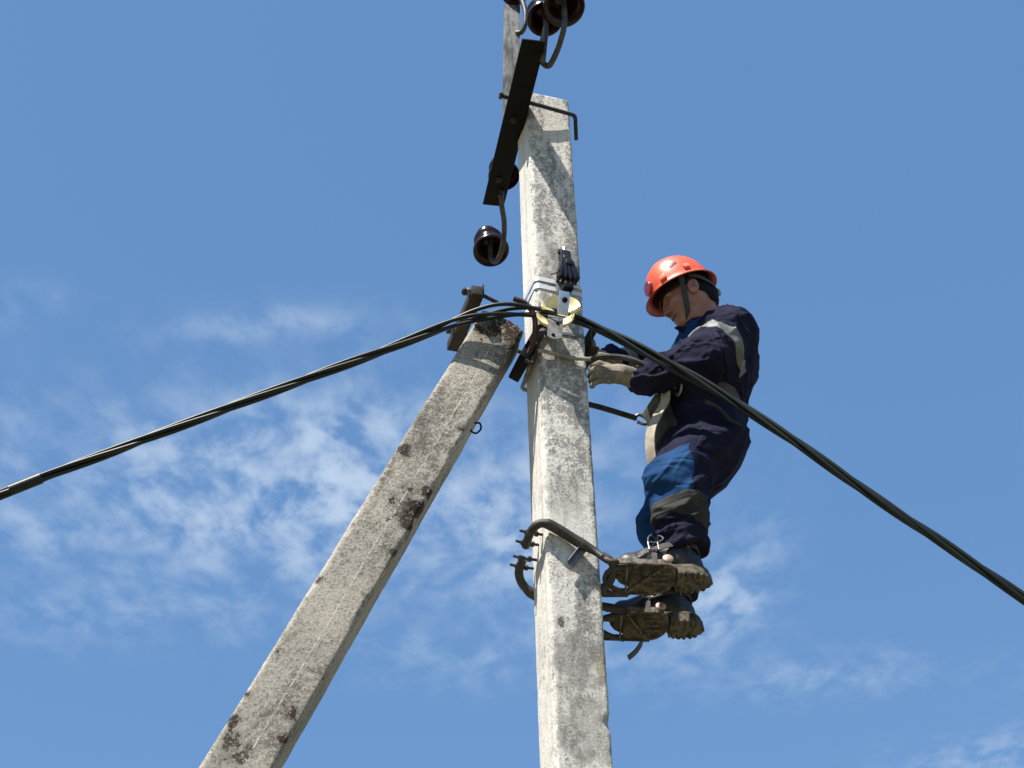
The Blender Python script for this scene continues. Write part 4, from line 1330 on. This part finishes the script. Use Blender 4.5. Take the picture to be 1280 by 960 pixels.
o = sdf_obj('reflective_band', bandm, lo, h, m_refl, person)
o['label'] = 'silver reflective band round the chest and back'
tF = ((G[0] - EL[0]) * aEW[0] + (G[1] - EL[1]) * aEW[1] + (G[2] - EL[2]) * aEW[2])
aER = unit(np.array(WR) - ER)
tR = ((G[0] - ER[0]) * aER[0] + (G[1] - ER[1]) * aER[1] + (G[2] - ER[2]) * aER[2])
bandm = np.maximum(np.maximum(dj - 0.0028, np.abs(tR - 0.150) - 0.024), np.maximum(-(dj + 0.013), foR - 0.03))
sdf_obj('reflective_band', bandm, lo, h, m_refl, person)
# blue yoke over the chest
yk = np.maximum(dj - 0.0016, np.maximum(-(dj + 0.013), np.maximum(5.04 - G[2], np.maximum(G[0] - 0.552, G[2] - 5.205))))
yk = np.maximum(np.maximum(yk, -(armL - 0.028)), -(armR - 0.028))
sdf_obj('chest_yoke', yk, lo, h, m_blue, person)
# collar: a standing flap open at the throat
cp = []
for a in np.linspace(38, 322, 40):
    rr = 0.080 + 0.012 * max(0, math.cos(R(a)))
    cp.append((0.607 - rr * 1.0 * math.cos(R(a)), -rr * 0.98 * math.sin(R(a)), 5.218 + 0.012 * math.cos(R(a - 180)) ))
make_obj('collar', ribbon(W(np.array(cp)), 0.044, 0.006, D((-0.25, 0, 1))), m_navy, person)
make_obj('collar_point', prism([(0, 0), (0.055, -0.006), (0.085, 0.010), (0.070, 0.018), (0.02, 0.022)], W((0.548, -0.060, 5.165)), D((-1, 0.15, 0.05)), D((0, -0.3, 1)), 0.004), m_navy, person)
make_obj('jacket_seam', tube(W(crom([(0.610, -0.085, 5.205), (0.640, -0.130, 5.170), (0.665, -0.170, 5.135)], 6)), 0.003, 6), m_navy, person)

# ---- trousers
HLp, KL, AL = (0.542, -0.096, 4.660), (0.368, -0.145, 4.425), (0.392, -0.128, 4.165)
HRp, KR, AR = (0.542, 0.092, 4.660), (0.420, 0.112, 4.400), (0.445, 0.112, 4.120)
lo, hi, h = (0.20, -0.31, 4.08), (0.80, 0.27, 4.86), 0.0047
G = grid(lo, hi, h)
pel = ell(G, (0.538, 0.0, 4.690), (0.146, 0.178, 0.142))
pel = smin(pel, ell(G, (0.588, 0.0, 4.640), (0.078, 0.138, 0.105)), 0.05)
wst = loft(G, [(4.66, 0.548, 0, 0.140, 0.172), (4.82, 0.548, 0, 0.136, 0.168)])
tL = cone(G, HLp, KL, 0.124, 0.094)
cL = cone(G, KL, AL, 0.088, 0.074)
tR_ = cone(G, HRp, KR, 0.120, 0.092)
cR = cone(G, KR, AR, 0.086, 0.072)
tL = smin(tL, ell(G, (0.515, -0.118, 4.565), (0.092, 0.092, 0.10)), 0.05)
legL = smin(tL, cL, 0.03)
legR = smin(tR_, cR, 0.03)
cut = AL[2] + 0.006 - G[2] + 0.02 * np.sin(G[0] * 40)
legL = smax(legL, np.float32(AL[2] - 0.004) - G[2], 0.01)
legR = smax(legR, np.float32(AR[2] - 0.004) - G[2], 0.01)
d0 = smin(smin(pel, wst, 0.03), legL, 0.05)
dR = smin(smin(pel, wst, 0.03), legR, 0.05)
d0 = smin(d0, dR, 0.022)
aT = unit(np.array(KL) - HLp)
aC = unit(np.array(AL) - KL)


def cloth_trousers(P):
    a = np.zeros(len(P), np.float32)
    wk = near(P, np.array(KL) * .75 + np.array(AL) * .25, 0.14) + near(P, np.array(KR) * .75 + np.array(AR) * .25, 0.14)
    wa = near(P, AL, 0.12) + near(P, AR, 0.12)
    wc = near(P, (0.47, -0.12, 4.72), 0.13)
    a -= wk * folds(P, aC + np.array([0.35, 0.3, 0.1]), 21, 6, 21) * 0.036
    a -= wa * folds(P, (0.2, 0.1, 1), 26, 7, 22) * 0.024
    a -= wc * folds(P, (0.7, 0.1, 0.7), 19, 6, 23) * 0.022
    a -= folds(P, (0.55, 0.3, -0.8), 12, 5, 24) * 0.017
    a -= folds(P, (-0.6, 0.2, 0.7), 32, 10, 26) * 0.006
    a -= (fbm(P * 12, 29, 2) - 0.5) * 0.016
    a += 0.011
    calm = 1 - 0.62 * np.clip((P[:, 0] - 0.55) / 0.07, 0, 1)
    calm *= 1 - 0.5 * np.clip((P[:, 1] - 0.02) / 0.06, 0, 1)
    return a * calm


dt = displace(d0, G, cloth_trousers)
sdf_obj('trousers', dt, lo, h, m_navy, person)
inner = -(dt + 0.014)


def legzone(leg, other, H, K, A, blue_top, blue_bot, pt, pb, name):
    # zones cut across the leg, on its front half only
    aT = unit(np.array(K) - H)
    aC = unit(np.array(A) - K)
    tt = (G[0] - K[0]) * aT[0] + (G[1] - K[1]) * aT[1] + (G[2] - K[2]) * aT[2]
    tcv = (G[0] - K[0]) * aC[0] + (G[1] - K[1]) * aC[1] + (G[2] - K[2]) * aC[2]
    return tt, tcv


pk = np.maximum(np.maximum(np.abs(G[0] - 0.478 - (G[2] - 4.56) * 0.45) - 0.048, np.abs(G[2] - 4.560) - 0.060), np.maximum(G[1] + 0.168, np.maximum(dt - 0.0055, inner)))
sdf_obj('cargo_pocket', pk, lo, h, m_navy, person)
fl = np.maximum(np.maximum(np.abs(G[0] - 0.478 - (G[2] - 4.56) * 0.45) - 0.051, np.abs(G[2] - 4.602) - 0.019), np.maximum(G[1] + 0.168, np.maximum(dt - 0.0085, inner)))
sdf_obj('pocket_flap', fl, lo, h, m_navy, person)
wob = 0.006 * np.sin(G[2] * 50 + G[1] * 60)
for (leg, oth, K, e2s) in ((legL, legR, KL, 1), (legR, legL, KR, 1)):
    own = leg - oth - 0.002
    front = (G[0] - (K[0] + 0.008) + wob) + 0.10 * (G[1] - K[1])
    top = (G[2] - (K[2] + 0.088)) - 0.35 * (G[0] - K[0]) + wob * .5
    bot = (K[2] - 0.115) - G[2] + 0.15 * (G[0] - K[0])
    pan = np.maximum(np.maximum(dt - 0.003, inner), np.maximum(np.maximum(own, front), np.maximum(top, bot)))
    o = sdf_obj('knee_panel', pan, lo, h, m_blue, person)
    o['label'] = 'royal blue panel over the knee'
    front = (G[0] - (K[0] + 0.075) + wob) + 0.10 * (G[1] - K[1])
    top = (G[2] - (K[2] - 0.098)) - 0.10 * (G[0] - K[0])
    bot = (K[2] - 0.190) - G[2] - 0.35 * (G[0] - K[0])
    dp = displace(dt, G, lambda P: -0.006 * np.ones(len(P)))
    pan = np.maximum(np.maximum(dt - 0.006, inner), np.maximum(np.maximum(own, front), np.maximum(top, bot)))
    o = sdf_obj('shin_patch', pan, lo, h, m_patch, person)
    o['label'] = 'dusty grey patch over the shin'


# ---- boots
def boot(fo, ankle):
    lo, hi, h = (-0.25, -0.075, -0.035), (0.11, 0.085, 0.235), 0.0042
    G = grid(lo, hi, h)
    xs = [-0.245, -0.235, -0.215, -0.18, -0.12, -0.06, -0.01, 0.03, 0.055, 0.070, 0.076]
    ws = [0.001, 0.020, 0.036, 0.042, 0.038, 0.044, 0.052, 0.050, 0.036, 0.018, 0.001]
    w = np.interp(G[0], xs, ws).astype(np.float32)
    side = np.abs(G[1]) - w
    sole = smax(smax(side, G[2] - 0.034, 0.004), 0.008 - G[2], 0.004)
    heel = smax(smax(side - 0.002, G[2] - 0.03, 0.004), smax(-0.022 - G[2], G[0] + 0.128, 0.006), 0.004)
    sole = np.minimum(sole, heel)
    # lugs: grooves across and a notch round the edge
    gr = np.abs(((G[0] + 0.25) / 0.024) % 1.0 - 0.5) * 0.024 - 0.0078
    gr = np.maximum(-gr, np.maximum(G[2] + 0.008, 0.014 - np.abs(G[1])))
    sole = np.maximum(sole, -np.where((gr < 0), -gr, -0.01)) if False else np.where((np.abs(((G[0] + 0.25) / 0.019) % 1.0 - 0.5) > 0.37) & (G[2] < -0.012) & (np.abs(G[1]) > 0.020), np.maximum(sole, 0.003), sole)
    up = cone(G, (0.024, 0, 0.052), (-0.045, 0, 0.066), 0.045, 0.050, ((0, 1, 0), 1.05))
    up = smin(up, cone(G, (-0.060, 0, 0.075), (-0.140, 0, 0.105), 0.048, 0.058), 0.03)
    up = smin(up, cone(G, (-0.145, 0, 0.080), (-0.155, 0, 0.215), 0.056, 0.062), 0.03)
    up = smin(up, ell(G, (-0.185, 0, 0.060), (0.046, 0.042, 0.050)), 0.025)
    up = smax(up, 0.026 - G[2], 0.006)

    def cr(P):
        wv = np.exp(-((P[:, 0] + 0.03) / 0.05) ** 2) + np.exp(-((P[:, 0] + 0.15) / 0.06) ** 2 - ((P[:, 2] - 0.13) / 0.05) ** 2)
        return -wv * folds(P, (0.5, 0, 0.8), 46, 9, 41) * 0.007 - (fbm(P * 28, 43, 2) - 0.5) * 0.005 + 0.002
    up = displace(up, G, cr, 0.03)
    b = sdf_obj('boot', up, lo, h, m_leather, person, fo.W)
    so = sdf_obj('sole', sole, lo, h, m_sole, b, fo.W, 1)
    for k in range(4):
        x = -0.025 - 0.022 * k
        z = 0.108 + 0.013 * k
        make_obj('lace', tube(fo.W(crom([(x, 0.030, z - 0.012), (x - 0.008, 0.0, z + 0.006 + 0.004 * k), (x, -0.030, z - 0.012)], 5)), 0.0028, 6), m_lace, b)
    make_obj('lace', tube(fo.W(crom([(-0.09, 0.012, 0.158), (-0.07, 0.035, 0.172), (-0.048, 0.050, 0.150), (-0.040, 0.055, 0.105), (-0.045, 0.060, 0.080)], 6)), 0.0028, 6), m_lace, b)
    make_obj('lace', tube(fo.W(crom([(-0.09, 0.015, 0.158), (-0.085, 0.045, 0.165), (-0.095, 0.058, 0.135), (-0.075, 0.060, 0.112)], 6)), 0.0028, 6), m_lace, b)
    return b


boot(FL, AL)
boot(FR, AR)


# ---- gloves
def glove(name, wrist, palm, knuckles, tips, thumb, lab, cuffdir):
    """palm, four bent fingers and a thumb as one knitted glove; points in site coords"""
    pts = np.array([wrist, palm] + [k for k in knuckles] + [p for t in tips for p in t] + list(thumb))
    lo, hi, h = pts.min(0) - 0.06, pts.max(0) + 0.06, 0.0034
    G = grid(lo, hi, h)
    d = cone(G, wrist, palm, 0.036, 0.036)
    for k in knuckles:
        d = smin(d, cone(G, palm, k, 0.022, 0.0145), 0.014)
    for k, t in zip(knuckles, tips):
        a = k
        r = 0.0138
        f = None
        for q in t:
            c_ = cone(G, a, q, r, r * 0.93)
            f = c_ if f is None else smin(f, c_, 0.004)
            a, r = q, r * 0.93
        d = smin(d, f, 0.0045)
    a, r = palm, 0.020
    for q in thumb:
        d = smin(d, cone(G, a, q, r, 0.0145), 0.008)
        a, r = q, 0.0145
    cu = np.array(wrist) + unit(np.array(cuffdir)) * 0.055
    c_ = cone(G, wrist, cu, 0.040, 0.052)
    c_ = smax(c_, -cone(G, np.array(wrist) * .4 + cu * .6, cu + unit(np.array(cuffdir)) * .03, 0.042, 0.050), 0.003)
    d = smin(d, c_, 0.012)
    ax = unit(np.array(palm) - wrist)
    d = displace(d, G, lambda P: -near(P, wrist, 0.055) * folds(P, ax, 55, 14, 61) * 0.012 - folds(P, (0.3, 0.5, 0.8), 40, 22, 62) * 0.004 + 0.003, 0.03)
    o = sdf_obj(name, d, lo, h, m_glove, person)
    o['label'] = lab
    return o


glove('glove', (0.268, -0.122, 4.858), (0.200, -0.118, 4.862),
      [(0.158, -0.112, 4.893), (0.152, -0.118, 4.870), (0.152, -0.118, 4.847), (0.158, -0.114, 4.826)],
      [[(0.128, -0.108, 4.902), (0.110, -0.088, 4.905), (0.108, -0.064, 4.903)], [(0.119, -0.114, 4.874), (0.108, -0.092, 4.878), (0.107, -0.062, 4.876)],
       [(0.120, -0.114, 4.848), (0.109, -0.092, 4.849), (0.107, -0.066, 4.849)], [(0.128, -0.110, 4.826), (0.112, -0.092, 4.824), (0.109, -0.070, 4.825)]],
      [(0.190, -0.118, 4.912), (0.158, -0.116, 4.930), (0.132, -0.112, 4.936)], 'dirty beige glove of the near hand gripping the pole edge', (1, -0.45, 0.02))
glove('glove', (0.230, 0.088, 5.067), (0.176, 0.062, 5.070),
      [(0.148, 0.040, 5.093), (0.144, 0.036, 5.072), (0.146, 0.036, 5.051), (0.150, 0.040, 5.032)],
      [[(0.138, 0.010, 5.101), (0.136, -0.015, 5.097)], [(0.131, 0.004, 5.079), (0.128, -0.022, 5.075)], [(0.131, 0.006, 5.055), (0.128, -0.018, 5.053)], [(0.134, 0.014, 5.033), (0.130, -0.006, 5.031)]],
      [(0.168, 0.050, 5.120), (0.148, 0.024, 5.133)], 'glove of the far hand on the clamp', (1, 0.45, -0.1))

# ---- safety belt and what hangs from it
bp = []
for a in np.linspace(0, 360, 49):
    bp.append((0.548 - 0.163 * math.cos(R(a)), -0.199 * math.sin(R(a)), 4.812 + 0.008 * math.sin(R(2 * a))))
belt = make_obj('safety_belt', ribbon(W(np.array(bp)), 0.052, 0.009, EZ), m_brown, person)
make_obj('belt_ring', tube(W(np.array([(0.40, -0.170 + 0.026 * math.cos(a), 4.80 + 0.026 * math.sin(a)) for a in np.linspace(0, 2 * np.pi, 18)])), 0.0045, 8), m_buckle, belt)
P = crom([(0.388, -0.150, 4.835), (0.360, -0.150, 4.80), (0.350, -0.150, 4.745), (0.318, -0.148, 4.685), (0.290, -0.146, 4.62), (0.282, -0.140, 4.56), (0.288, -0.130, 4.50), (0.300, -0.120, 4.46)], 6)
o = make_obj('hanging_strap', ribbon(W(P), 0.036, 0.005, D((0.66, -0.72, 0.0))), m_beltweb, belt)
o['label'] = 'tan webbing strap hanging in front of the thigh'
make_obj('pouch', box(W((0.372, -0.06, 4.725)), D((1, 0, .3)), E2, D((-.3, 0, 1)), 0.026, 0.060, 0.060, 0.016), m_darkrope, belt)
make_obj('pouch_flap', box(W((0.345, -0.06, 4.765)), D((1, 0, .3)), E2, D((-.3, 0, 1)), 0.010, 0.062, 0.034, 0.008), m_khaki, belt)
P = crom([(0.470, -0.228, 4.715), (0.505, -0.243, 4.690), (0.530, -0.246, 4.660), (0.552, -0.243, 4.640), (0.60, -0.236, 4.632)], 6)
o = make_obj('tool_cord', tube(W(P), np.interp(np.linspace(0, 1, len(P)), [0, .35, .7, 1], [.008, .0055, .0065, .002]), 10), m_patch, belt)

# ---- positioning lanyard round the pole
t = thing('lanyard', 'grey and black safety rope looped round the pole below the cream clamp', 'rope', W((0.0, -0.09, 4.92)))
lan = [(0.392, -0.172, 4.800), (0.33, -0.165, 4.845), (0.26, -0.170, 4.885), (0.20, -0.148, 4.915), (0.14, -0.118, 4.928), (0.100, -0.098, 4.925)]
make_obj('rope_sleeve', tube(W(crom(lan, 8)), 0.0105, 10), m_darkrope, t)
lan = [(0.108, -0.100, 4.926), (0.088, -0.097, 4.923), (0.03, -0.0935, 4.920), (-0.05, -0.0935, 4.926), (-0.088, -0.095, 4.928), (-0.101, -0.080, 4.924), (-0.103, -0.02, 4.915), (-0.103, 0.06, 4.895), (-0.092, 0.094, 4.888), (0.0, 0.098, 4.882), (0.09, 0.098, 4.876), (0.15, 0.094, 4.868)]
make_obj('rope', tube(W(crom(lan, 8)), 0.0075, 10), m_rope, t)
lan = [(0.14, 0.096, 4.869), (0.20, 0.084, 4.853), (0.27, 0.068, 4.828), (0.325, 0.053, 4.806)]
make_obj('rope_sleeve', tube(W(crom(lan, 8)), 0.0105, 10), m_darkrope, t)
make_obj('snap_hook', tube(W(crom([(0.315, 0.056, 4.810), (0.335, 0.050, 4.822), (0.355, 0.046, 4.81), (0.365, 0.044, 4.79), (0.350, 0.046, 4.78), (0.325, 0.052, 4.79)], 5)), 0.0065, 8), m_greysteel, t)

for o in bpy.data.objects:
    if '_org' in o:
        del o['_org']
